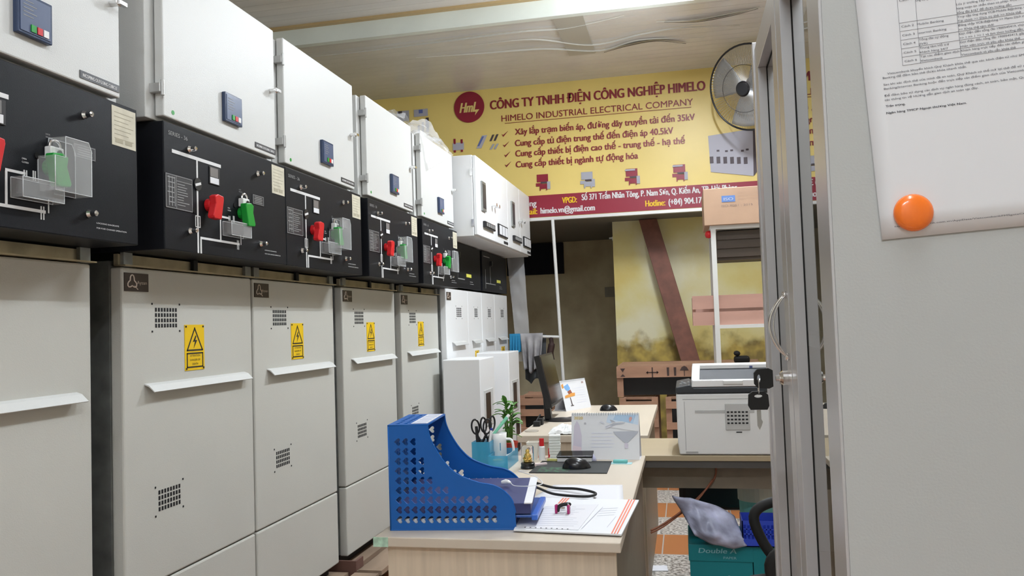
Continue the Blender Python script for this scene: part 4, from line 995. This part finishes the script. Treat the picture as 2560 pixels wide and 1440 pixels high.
def deco1(sh, wd):
    G = {k: mat('calendar_'+k, v, .6) for k, v in {'sky': (.45, .62, .82), 'sky_pale': (.62, .74, .88), 'grey': (.46, .48, .54), 'pale': (.66, .67, .74), 'lilac': (.62, .58, .68), 'pink': (.74, .62, .68), 'gold': (.70, .52, .16), 'balloon': (.70, .38, .35), 'line': (.70, .72, .84)}.items()}
    sh('sky', G['sky_pale'], [(.52, .80), (.98, .62), (.99, .97), (.55, .97)])
    sh('sky', G['sky'], [(.62, .86), (.90, .76), (.95, .95), (.66, .96)], 2)
    sh('cloud', PAPER, [(.54, .70), (.99, .60), (.99, .74), (.75, .82), (.60, .80)], 3)
    sh('tower', G['lilac'], [(.02, .14), (.15, .14), (.155, .50), (.12, .74), (.08, .84), (.04, .72)])
    sh('tower_glow', G['pink'], [(.02, .14), (.15, .14), (.15, .26), (.02, .30)], 2)
    sh('basket_cone', G['grey'], [(.62, .60), (.99, .61), (.96, .55), (.83, .36), (.79, .36), (.66, .52)], 4)
    sh('basket', G['lilac'], [(.79, .24), (.835, .24), (.84, .32), (.82, .36), (.80, .36), (.78, .32)], 4)
    sh('balloon', G['balloon'], [(.865, .80), (.885, .84), (.90, .88), (.895, .91), (.87, .92), (.855, .89), (.855, .85)], 5)
    sh('airplane', G['grey'], [(.50, .70), (.62, .78), (.80, .80), (.78, .77), (.66, .74), (.56, .68)], 5)
    sh('airplane', G['pale'], [(.42, .80), (.50, .76), (.48, .80), (.44, .83)], 5)
    sh('airplane', G['grey'], [(.57, .86), (.60, .80), (.66, .80), (.62, .84)], 6)
    sh('airplane', G['pale'], [(.52, .66), (.60, .72), (.57, .73), (.50, .68)], 6)
    wd('2020', .04, .865, .13, .012, G['gold'], .03)
    wd('05', .19, .755, .03, .008, mat('calendar_dark', (.25, .22, .26), .6))
    for k in range(5): sh('date_row', G['line'], [(.30, .26+k*.075), (.60+.04*(k % 2), .26+k*.075), (.60+.04*(k % 2), .272+k*.075), (.30, .272+k*.075)])
    sh('bird', mat('calendar_dark', (.25, .22, .26), .6), [(.09, .09), (.13, .09), (.11, .06)], 2)
tent_cal('desk_calendar', -.467, 3.205, .272, .178, .085, -.035, 'wide desk calendar with airplanes and a year in gold, standing on the near desk', deco1)
def deco2(sh, wd):
    G = {k: mat('calendar_'+k, v, .6) for k, v in {'sky2': (.20, .42, .75), 'orange': (.72, .33, .08), 'brown': (.30, .10, .06), 'dark2': (.10, .08, .08), 'line': (.70, .72, .84)}.items()}
    sh('figure', G['sky2'], [(.10, .80), (.28, .88), (.34, .72), (.26, .62), (.16, .68)]); sh('figure', G['brown'], [(.20, .62), (.34, .68), (.40, .48), (.26, .48)], 2)
    sh('figure', G['orange'], [(.06, .42), (.46, .46), (.48, .56), (.34, .56), (.08, .50)], 3); sh('stand', G['dark2'], [(.26, .16), (.30, .16), (.28, .42), (.25, .42)], 2)
    sh('foot', G['dark2'], [(.22, .14), (.34, .14), (.34, .165), (.22, .165)], 2); sh('figure', G['orange'], [(.02, .86), (.10, .90), (.10, .76), (.04, .74)], 2)
    for k in range(7): sh('date_row', G['line'], [(.50, .22+k*.08), (.88, .22+k*.08), (.88, .23+k*.08), (.50, .23+k*.08)])
    wd('05', .82, .84, .08, .012, G['brown'])
tent_cal('desk_calendar', -.735, 4.905, .27, .185, .09, math.radians(62), 'white desk calendar with an orange and blue figure, behind the monitor', deco2)
# ================================================================ FAR DESK
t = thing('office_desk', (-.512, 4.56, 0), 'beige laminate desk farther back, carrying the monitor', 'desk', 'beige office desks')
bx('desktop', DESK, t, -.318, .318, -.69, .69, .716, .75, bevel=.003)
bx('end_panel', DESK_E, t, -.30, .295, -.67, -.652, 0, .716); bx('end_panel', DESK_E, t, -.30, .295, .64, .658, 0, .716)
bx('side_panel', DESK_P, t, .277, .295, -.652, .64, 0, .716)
mn = thing('monitor', (-.735, 4.47, ZD), 'thin black flat monitor seen almost edge-on on the far desk', 'monitor')
MB().lathe([(0, 0), (.10, 0), (.10, .006), (.05, .012), (0, .012)], seg=40, sx=1.05, sy=.85, c=(.04, 0, 0)).build('base', BLK, mn)
MB().prism([(-.055, -.028, .008), (-.015, -.028, .008), (-.045, -.020, .22), (-.065, -.020, .22)], (0, .05, 0)).build('stand', BLK, mn, bevel=.004)
M = Matrix.Translation((0.0, 0, .082)) @ Matrix.Rotation(math.radians(-12), 4, 'Y')
ms = MB().box(-.028, .006, -.12, .31, .0, .295, M=M).build('housing', BLK, mn, bevel=.004)
MB().box(.006, .0075, -.105, .295, .018, .283, M=M).build('screen', BLK_SCR, ms)
MB().box(-.045, -.028, -.05, .22, .05, .22, M=M).build('rear_cover', BLKM, ms, bevel=.006)
MB().tube(smoothpath([(.02, .02, .006), (.09, .06, .012), (.13, .12, .01), (.15, .24, .012), (.14, .33, .003)]), .0022, 6).build('cable', BLKM, mn)
tag(MB().tube(smoothpath([(-.795, 4.22, .758), (-.80, 4.25, .775), (-.79, 4.30, .80), (-.80, 4.36, .79), (-.82, 4.40, .77)]), .004, 8).box(-.81, -.775, 4.20, 4.24, .75, .776).box(-.80, -.77, 4.26, 4.30, .75, .785).build('plug_bundle', BLKM, None, bevel=.003), 'bundle of black cable plugs beside the monitor foot', 'cable')
tag(MB().lathe([(0, 0), (.035, 0), (.037, .002), (.034, .004), (0, .003)], seg=32).build('flat_disc', mat('disc_grey', (.40, .36, .30), .4), None, loc=(-.785, 4.03, ZD)), 'thin flat disc lying at the left end of the far desk', 'disc')
def crump(u, v):
    p = Vector((-.675+.19*u, 3.885+.16*v, ZD)); p.z += .004+.03*math.sin(math.pi*u)**.4*math.sin(math.pi*v)**.4*(1+.6*noise.noise(p*25))+.010*abs(noise.noise(p*60)); return p
tag(MB().grid(crump, 28, 20).build('crumpled_bag', mat('white_film_bag', (.80, .81, .80), .35), None, smooth=False), 'crumpled white plastic bag at the near end of the far desk', 'bag')
# ================================================================ PRINTER DESK
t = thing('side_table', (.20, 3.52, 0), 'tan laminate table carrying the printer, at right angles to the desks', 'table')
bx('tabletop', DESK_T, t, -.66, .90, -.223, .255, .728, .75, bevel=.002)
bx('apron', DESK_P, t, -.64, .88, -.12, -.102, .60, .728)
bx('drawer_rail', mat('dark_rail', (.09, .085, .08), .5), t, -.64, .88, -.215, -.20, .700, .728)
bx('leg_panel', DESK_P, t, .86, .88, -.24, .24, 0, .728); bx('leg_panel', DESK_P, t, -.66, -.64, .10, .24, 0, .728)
bx('bolt', CHROME, t, .215, .223, -.124, -.12, .665, .673)
pr = thing('printer', (-.047, 3.30, ZD), 'white laser printer with a grey-black band and raised top cover', 'printer')
PWd = .44; PD = .36
pb = MB().prism([(.006, 0, .003), (PWd, 0, .003), (PWd, 0, .245), (0, 0, .245), (0, 0, .05)], (0, PD, 0)).build('lower_body', PRGREY, pr, bevel=.006)
bx('seam', mat('seam_grey', (.25, .25, .25), .6), pb, .025, PWd-.02, -.0008, .001, .2225, .2240); bx('seam', mat('seam_grey', (.25, .25, .25), .6), pb, .0305, .0318, -.0008, .001, .02, .215)
bx('side_tab', mat('tab_grey', (.42, .42, .42), .5), pb, .030, .078, -.001, .001, .008, .016)
bx('pull_groove', mat('groove_grey', (.50, .50, .49), .5), pb, .072, .30, -.0012, .001, .168, .180, bevel=.001)
bx('vent_recess', mat('groove_grey', (.50, .50, .49), .5), pb, .188, .282, -.0035, .001, .100, .205, bevel=.004)
for i in range(6):
    for j in range(4): bx('vent_slot', DARK, pb, .195+i*.0142, .204+i*.0142, -.0045, -.002, .125+j*.0145, .131+j*.0145)
bx('latch', DARK, pb, .228, .25, -.0015, .001, .090, .094)
MB().prism([(0, -.004, .247), (PWd, -.004, .247), (PWd, -.004, .270), (.07, -.004, .270), (.055, -.004, .282), (0, -.004, .272)], (0, PD+.004, 0)).build('control_band', PRDARK, pr, bevel=.004)
b = MB()
for i, (u, v) in enumerate(((.016, .03), (.034, .05), (.03, .09), (.046, .11), (.02, .14))): b.box(u, u+.009, v, v+.02, .2715, .284)
b.build('keys', GREYP, pr)
# scanner cover: open frame with a dark output slot
tc = MB()
tc.prism([(.062, -.004, .2715), (PWd, -.004, .2715), (PWd, -.004, .300), (.066, -.004, .300)], (0, .03, 0))
tc.prism([(.0625, .0262, .2716), (.0625, .0262, .2995), (.0685, .150, .3515), (.0685, .150, .2716)], (.033, 0, 0))
tc.box(.07, PWd, .15, .26, .2715, .352)
tc.build('top_cover', PWHITE, pr, bevel=.004)
MB().prism([(.097, .0275, .296), (PWd-.003, .0275, .296), (PWd-.003, .149, .335), (.097, .149, .335)], (0, 0, -.03)).build('output_slot', mat('slot_black', (.008, .009, .014), .55, spec=.2), pr)
bx('cover_lip', mat('lip_white', (.70, .70, .68), .35), pr, .185, .262, -.010, -.003, .281, .297, bevel=.003)
bx('corner_badge', mat('badge_blue', (.08, .10, .25), .4), pr, .30, .312, .148, .1505, .335, .344)
# cable from desk to table
tag(MB().tube(smoothpath([(-.168, 3.28, .455), (-.12, 3.30, .475), (-.05, 3.32, .52), (.02, 3.35, .57), (.09, 3.395, .64), (.10, 3.392, .70)], 8), .0042, 8).tube(smoothpath([(-.168, 3.275, .447), (-.12, 3.29, .468), (-.05, 3.325, .512), (.02, 3.34, .565), (.085, 3.385, .64)], 8), .0036, 8).build('brown_cable', mat('brown_cable', (.26, .09, .045), .5), None, smooth=True), 'twisted brown cable running from the near desk up under the printer table', 'cable')
# bench seat below
t = thing('black_bench', (.22, 4.02, 0), 'black padded stool seat in the shadow under the printer table', 'stool')
bx('seat', mat('black_vinyl', (.008, .008, .010), .4), t, -.28, .32, -.16, .22, .40, .56, bevel=.03, segs=4)
for x, y in ((-.18, -.12), (.25, -.12), (-.18, .18), (.25, .18)): MB().tube([(x, y, 0), (x, y, .41)], .010, 10).build('leg', CHROME, t)
# teal carton with things in it
tcn = thing('paper_carton', (-.02, 3.30, 0), 'teal paper carton with white lettering on the floor under the printer', 'carton')
bx('box', TEAL, tcn, 0, .24, 0, .30, 0, .335); lid = MB().box(-.004, .244, -.004, .304, .335, .40).build('lid', TEAL, tcn, bevel=.002)
lettering([('Double A', 0, 0, .145)], CYAN, lid, (.035, -.0048, .368), X_, Z_, cap=.020, bold=.02, shear=.2); lettering([('PAPER', 0, 0, .05)], CYAN, lid, (.13, -.0048, .346), X_, Z_, cap=.010, bold=.01)
bx('tape_mark', PAPER2, tcn, .145, .153, -.001, 0, .26, .28)
def lil(u, v):
    A, B, Cc, D = Vector((-.08, 3.30, .590)), Vector((.16, 3.33, .505)), Vector((.20, 3.27, .404)), Vector((.005, 3.26, .445))
    p = A*(1-u)*(1-v)+B*u*(1-v)+Cc*u*v+D*(1-u)*v; p.y -= .05*math.sin(math.pi*u)*math.sin(math.pi*v); p.z += .02*math.sin(math.pi*u)*(1-v)-.02*math.sin(math.pi*u)*v; p.y += .05*noise.noise(p*14)+.02*abs(noise.noise(p*31)); return p
tag(MB().grid(lil, 20, 16).build('document_bag', mat('lilac_plastic_bag', (.44, .46, .62), .4, var=.45, vscale=9), None, solid=.004, smooth=True), 'bulging lilac-grey plastic document bag lying on the teal carton', 'bag')
tag(MB().prism([(-.02, 3.42, .40), (.17, 3.42, .40), (.17, 3.46, .47), (-.02, 3.44, .50)], (0, .02, 0)).build('teal_flap_box', mat('dark_teal', (.004, .12, .16), .5), None), 'dark teal card standing behind the document bag', 'card')
bk = thing('blue_basket', (.185, 3.28, .40), 'royal blue plastic basket standing on the right of the teal carton', 'basket')
RB = mat('royal_blue_plastic', (.03, .07, .55), .35)
b = MB(); b.box(0, .14, 0, .004, 0, .03).box(0, .14, 0, .004, .085, .10).box(0, .14, .14, .144, 0, .10).box(0, .004, 0, .144, 0, .10).box(.136, .14, 0, .144, 0, .10).box(0, .14, 0, .144, 0, .004)
for k in range(10): b.box(k*.0148, k*.0148+.005, 0, .004, .03, .085)
for z in (.047, .066): b.box(0, .14, 0, .004, z, z+.004)
b.build('basket_body', RB, bk)
bx('support', TEAL, tcn, .244, .34, 0, .2, 0, .40)
tb2 = thing('plastic_tub', (.28, 3.68, 0), 'white plastic tub with a teal lower half behind the chair armrest', 'tub')
MB().lathe([(0, 0), (.07, 0), (.08, .50), (0, .50)], seg=28).build('tub', mat('teal_white_tub', (.20, .55, .53), .4), tb2, smooth=False)
MB().lathe([(0, .50), (.085, .50), (.085, .58), (.06, .60), (0, .60)], seg=28).build('tub_lid', mat('cream_tub', (.62, .66, .60), .4), tb2)
tag(MB().box(-.09, .06, -.03, .06, 0, .004).build('paper_scrap', PAPER2, None, loc=(-.20, 4.27, 0), rz=.1), 'small white paper scrap on the tiles under the table', 'paper')
# office chair
ch = thing('office_chair', (.345, 2.50, 0), 'black office chair with looped armrests, half hidden by the glass cabinet', 'chair', None, -math.pi/2)
def seatf(u, v):
    a = u*2*math.pi; r = [0, .6, .95, 1., .96, 0][min(5, int(v*5))]; z = [.475, .475, .47, .445, .415, .41][min(5, int(v*5))]
    return Vector((.245*r*math.copysign(abs(math.cos(a))**.6, math.cos(a)), .235*r*math.copysign(abs(math.sin(a))**.6, math.sin(a)), z))
MB().grid(seatf, 40, 5).build('seat', mat('black_mesh_fabric', (.01, .01, .012), .75), ch, smooth=True)
for sg in (-1, 1):
    x = sg*.255
    MB().tube(smoothpath([(x*.9, -.03, .44), (x, -.06, .47), (x+sg*.005, -.12, .55), (x+sg*.01, -.15, .64), (x+sg*.01, -.10, .685), (x+sg*.01, .02, .705), (x+sg*.01, .13, .70), (x, .17, .66), (x, .14, .56), (x*.95, .10, .48), (x*.88, .06, .44)], 5), .017, 12).build('armrest', BLKM, ch, smooth=True)
MB().tube(smoothpath([(0, .20, .43), (0, .27, .45), (0, .29, .60), (0, .27, .75)]), .02, 10).build('back_bracket', BLKM, ch, smooth=True)
MB().grid(lambda u, v: Vector((-.21+.42*u, .25+.05*(1-(2*u-1)**2), .62+.36*v-.02*(2*u-1)**2)), 12, 10).build('backrest', BLKM, ch, smooth=True, solid=.03)
MB().tube([(0, 0, .10), (0, 0, .26), (0, 0, .26), (0, 0, .42)], [.03, .03, .018, .018], 16).build('gas_column', CHROME, ch)
for k in range(5):
    a = k*2*math.pi/5+.3; l = MB().tube([(0, 0, .12), (.27*math.cos(a), .27*math.sin(a), .075)], [.025, .016], 10).build('base_leg', BLK, ch)
    MB().tube([(.27*math.cos(a)-.012*math.sin(a), .27*math.sin(a)+.012*math.cos(a), .028), (.27*math.cos(a)+.012*math.sin(a), .27*math.sin(a)-.012*math.cos(a), .028)], .028, 14).build('caster', BLK, l)
# ================================================================ BACK OF THE ROOM
# shelf rack
SY = 5.5
t = thing('metal_shelf', (0, SY, 0), 'white metal shelf frame behind the printer with a cardboard box on top', 'shelf')
for x in (.195, 1.05):
    for y in (0, .42): bx('post', POLE, t, x, x+.032, y, y+.032, 0, 1.885)
bx('shelf_board', POLE, t, .19, 1.09, 0, .455, 1.885, 1.91); bx('shelf_board', POLE, t, .227, 1.05, 0, .452, 1.222, 1.245); bx('shelf_board', POLE, t, .227, 1.05, 0, .452, .55, .572)
cx = thing('cardboard_box', (.155, SY-.03, 1.91), 'cardboard box with a blue logo patch on top of the white shelf', 'box')
co = MB().box(0, .62, 0, .46, 0, .245).build('carton', CARD, cx, bevel=.003)
lg = bx('logo_patch', mat('logo_blue', (.12, .22, .50), .5), co, .118, .205, -.0015, 0, .150, .192)
lettering([('ISO', 0, 0, .06)], mat('logo_pale', (.45, .48, .60), .5), lg, (.132, -.0022, .160), X_, Z_, cap=.02, bold=.03)
BP = mat('box_print', (.28, .20, .17), .7)
lettering([('ISO 9001 : 2015', 0, 0, .20)], BP, co, (.115, -.001, .118), X_, Z_, cap=.014)
BP2 = mat('box_print_faint', (.45, .30, .22), .7)
for k in range(3): lettering([('CÔNG TY CỔ PHẦN BAO BÌ GIẤY', 0, 0, .22)], BP2, co, (.222, -.001, .205-k*.022), X_, Z_, cap=.010)
t = thing('timber_crate', (.055, SY+.04, 1.245), 'long pink timber crate on the middle shelf, sticking out past the post', 'crate')
for z in (0, .098): bx('board', PINKW, t, .0, 1.0, 0, .02, z+(.0 if z == 0 else .012), z+.09+(.012 if z else 0))
bx('end_board', PINKW, t, .0, .02, .02, .35, 0, .19); bx('board', PINKW, t, 0, 1.0, .35, .37, 0, .19)
t = thing('corrugated_sheets', (.235, SY+.06, 1.70), 'dark brown ribbed sheets tucked under the top shelf', 'sheets')
b = MB()
SL = mat('dark_brown_sheet', (.075, .055, .04), .5)
for k in range(6): b.box(0, .80, .0+.010*(k % 2), .30, k*.0295, k*.0295+.029)
b.build('sheet_stack', SL, t); bx('support_rail', SL, t, -.008, .81, .02, .30, -.02, 0)
tag(MB().lathe([(0, -.026), (.02, -.02), (.027, 0), (.02, .02), (0, .028)], seg=20).build('red_ball', REDP, None, smooth=True, loc=(.183, SY+.05, 1.857)), 'red rounded cap at the left shelf post below the cardboard box', 'cap')
# crates
def crate(x0, x1, y0, y1, z0, z1, label, rows, post=.05, h=.09):
    t = thing('wooden_crate', (x0, y0, z0), label, 'crate')
    L_, D_, H_ = x1-x0, y1-y0, z1-z0
    for x in (0, L_-post):
        for y in (0, D_-post): bx('post', WOOD, t, x, x+post, y+.02, y+post, 0, H_)
    for r in rows:
        bx('slat', WOOD, t, 0, L_, 0, .02, r, min(H_, r+h)); bx('slat', WOOD, t, 0, L_, D_, D_+.018, r, min(H_, r+h))
        bx('side_slat', WOOD, t, 0, .018, .02+post, D_-.02, r, min(H_, r+h))
    bx('darkening_sheet', BLKM, t, .03, L_-.03, .075, .085, .01, H_-.03)  # added black sheet that keeps the crate inside dark, in place of contents
    for k in range(6): bx('inner_board', WOOD, t, .02, L_-.02, .06+k*(D_-.1)/6, .06+(k+.8)*(D_-.1)/6, H_-.02, H_)
    return t
cA = crate(-.555, .60, 6.5, 7.2, .68, .925, 'topmost wooden crate with black handling symbols, against the yellow wall', [.155], .05, .09)
b = MB(); INKB = mat('stencil_black', (.05, .03, .025), .7)
def stn(pts): return MB().prism([(a, -.0015, c) for a, c in pts], (0, .001, 0))
for u in (.40, .455): stn([(u, .165), (u+.016, .165), (u+.018, .232), (u-.002, .232)]).build('stencil_mark', INKB, cA)
stn([(.50, .205), (.57, .205), (.555, .232), (.535, .242), (.515, .232)]).build('umbrella_stencil', INKB, cA); stn([(.532, .162), (.538, .162), (.538, .205), (.532, .205)]).build('umbrella_stencil', INKB, cA)
stn([(.28, .155), (.29, .155), (.29, .235), (.28, .235)]).build('cross_arrow_stencil', INKB, cA); stn([(.24, .19), (.33, .19), (.33, .198), (.24, .198)]).build('cross_arrow_stencil', INKB, cA)
for (a, c, d, e) in ((.235, .194, 1, 0), (.335, .194, -1, 0)): stn([(a, c), (a+.016*d, c+.014), (a+.016*d, c-.014)]).build('cross_arrow_stencil', INKB, cA)
stn([(.03, .165), (.07, .165), (.05, .185)]).build('glass_stencil', INKB, cA); stn([(.03, .23), (.07, .23), (.05, .20)]).build('glass_stencil', INKB, cA)
crate(-.54, -.235, 6.5, 7.0, 0, .675, 'lower left wooden crate under the stencilled one', [.585, .44, .25, .05], .05, .06)
crate(-.175, .35, 6.5, 7.0, 0, .675, 'lower right wooden crate under the stencilled one, behind the printer', [.585, .42, .25, .08], .045, .055)
crate(-1.37, -1.06, 6.55, 6.95, 0, .70, 'wooden crate standing left of the monitor by the clothes rail', [.62, .53, .38, .2, .05], .04, .055)
tag(MB().box(-.06, .06, -.05, .05, 0, .06).box(-.06, -.01, -.05, .05, .06, .10).build('dark_bundle', BLKM, None, bevel=.02, loc=(.43, 6.62, .925)), 'small black bundle on the topmost crate above the printer', 'bundle')
# leaning plank
P0, P1 = Vector((-.30, 7.79, 2.185)), Vector((.25, 7.55, .04)); d = (P1-P0).normalized(); sd = d.cross(Vector((0, 1, 0))).normalized(); nn = sd.cross(d)
b = MB(); b.prism([(-.395, 7.80, ZL-.006), (-.222, 7.80, ZL-.006), (.345, 7.57, .02), (.172, 7.57, .02)], (0, .045, 0)); tag(b.build('leaning_plank', PLANK, None, bevel=.004), 'red-brown plank leaning diagonally against the yellow wall', 'plank')
# pole, rail and hanging clothes
t = thing('clothes_rail', (-1.1, YB-.06, 0), 'thin pale pole with a horizontal rail under the loft edge', 'rail')
MB().tube([(-.045, 0, ZL-.03), (0, 0, .80), (.012, 0, 0)], .015, 10).build('pole', POLE, t)
MB().tube([(0.0, 0, 1.165), (-.41, 0, 1.185)], .013, 10).build('rail_bar', POLE, t)
def cloth(name, x0, x1, z0, z1, mt, label, nf=5, amp=.02, seed=0, taper=0., y=YB-.06):
    def f(u, v):
        w_ = (x1-x0); xx = x0+w_*(u*(1-taper*v)+taper*v*.5); zz = z1-(z1-z0)*v*(1-.12*abs(math.sin(u*5+seed)))
        return Vector((xx, y-.018-amp*v*math.sin(u*nf*2*math.pi+seed)-.01*v, zz+.012*(v < .05)))
    o = MB().grid(f, 40, 16).build(name, mt, None, solid=.006, smooth=True); return tag(o, label, 'clothing')
cloth('blue_cloth', -1.58, -1.475, 1.02, 1.195, mat('cloth_blue', (.02, .22, .42), .8), 'bright blue cloth folded over the left end of the rail', 4, .012)
cloth('grey_jacket', -1.48, -1.27, .84, 1.195, mat('cloth_grey', (.33, .32, .33), .85, var=.3, vscale=9), 'light grey jacket hanging on the rail beside the blue cloth', 3, .045, 1, .35)
cloth('dark_garment', -1.46, -1.25, .74, 1.18, mat('cloth_dark', (.06, .065, .07), .85), 'dark grey garment hanging behind the light grey jacket', 2, .02, 2, .1, y=YB+.0)
tag(MB().tube(smoothpath([(-1.20, YB-.06, 1.165), (-1.195, YB-.06, 1.10), (-1.21, YB-.06, 1.02), (-1.20, YB-.06, .95)]), [.01]+[.02]*5+[.03]*12+[.018], 12).build('dark_umbrella', mat('umbrella_brown', (.03, .012, .01), .7), None, smooth=True), 'dark rolled umbrella hanging from the rail above the monitor', 'umbrella')
# recess details
tag(MB().box(-2.1, -1.40, 9.54, 9.6, 1.885, 2.262).build('dark_board', mat('navy_board', (.006, .008, .018), .8), None), 'dark navy board high on the recess wall', 'board')
tag(MB().box(-.92, -.80, 9.585, 9.6, 1.58, 1.70).box(-.91, -.87, 9.58, 9.585, 1.60, 1.68).build('switch_box', mat('switch_grey', (.35, .33, .26), .6), None, bevel=.003), 'pale electrical switch box on the recess wall', 'switch')
tag(MB().box(XC-.02, XC, YW+.15, YW+.19, 2.10, 2.14).box(XC-.05, XC-.02, YW+.16, YW+.18, 2.12, 2.135).build('wall_bracket', POLE, None), 'small white bracket at the top of the recess corner', 'bracket')
# wall fan
FC = Vector((.585, 6.72, 3.16)); fn_ = thing('wall_fan', FC, 'round black wire-guard wall fan high beside the banner, half hidden by the cabinet', 'fan')
RM = Matrix.Rotation(math.radians(-35), 4, 'Z') @ Matrix.Rotation(math.radians(18), 4, 'X')   # axis along local -Y
R = .345
def ring(r, yy, seg=48): return [RM @ Vector((r*math.cos(2*math.pi*k/seg), yy, r*math.sin(2*math.pi*k/seg))) for k in range(seg)]
FW = mat('fan_wire', (.05, .05, .055), .3, .6)
MB().tube(ring(R, 0), .008, 8, closed=True).build('guard_ring', FW, fn_, smooth=True)
MB().tube(ring(R*.55, -.075), .0022, 5, closed=True).build('guard_ring', FW, fn_, smooth=True)
def cage(sgn, dep):
    b = MB()
    for k in range(90):
        a = 2*math.pi*k/90
        b.tube([RM @ Vector((r*math.cos(a), sgn*dep*(1-(r/R)**2), r*math.sin(a))) for r in (.06, .15, .24, R)], .0011, 4)
    return tag(b.build('wire_guard', mat('fan_wire_pale', (.45, .45, .45), .3, .6), fn_), kind='stuff')
cage(-1, .09); cage(1, .09)
MB().tube([RM @ Vector((0, -.10, 0)), RM @ Vector((0, -.085, 0))], [.05, .065], 28).build('hub_badge', BLK, fn_)
MB().tube([RM @ Vector((0, .02, 0)), RM @ Vector((0, .09, 0)), RM @ Vector((0, .18, 0))], [.05, .08, .06], 24).build('motor', BLK, fn_)
for k in range(3):
    a0 = k*2*math.pi/3+.5; b = MB()
    def bf(u, v):
        r = .05+.26*v; a = a0+(u-.5)*1.5*(1-.2*v); return RM @ Vector((r*math.cos(a), -.03+.05*(u-.5), r*math.sin(a)))
    b.grid(bf, 10, 8).build('fan_blade', mat('fan_blade_grey', (.30, .31, .33), .3, alpha=.55), fn_, smooth=True, solid=.003)
mo_ = RM @ Vector((0, .18, 0))
MB().tube([mo_, mo_+Vector((0, .05, -.02)), Vector((mo_.x, YB-FC.y-.005, mo_.z-.05))], .018, 10).build('wall_arm', BLK, fn_)
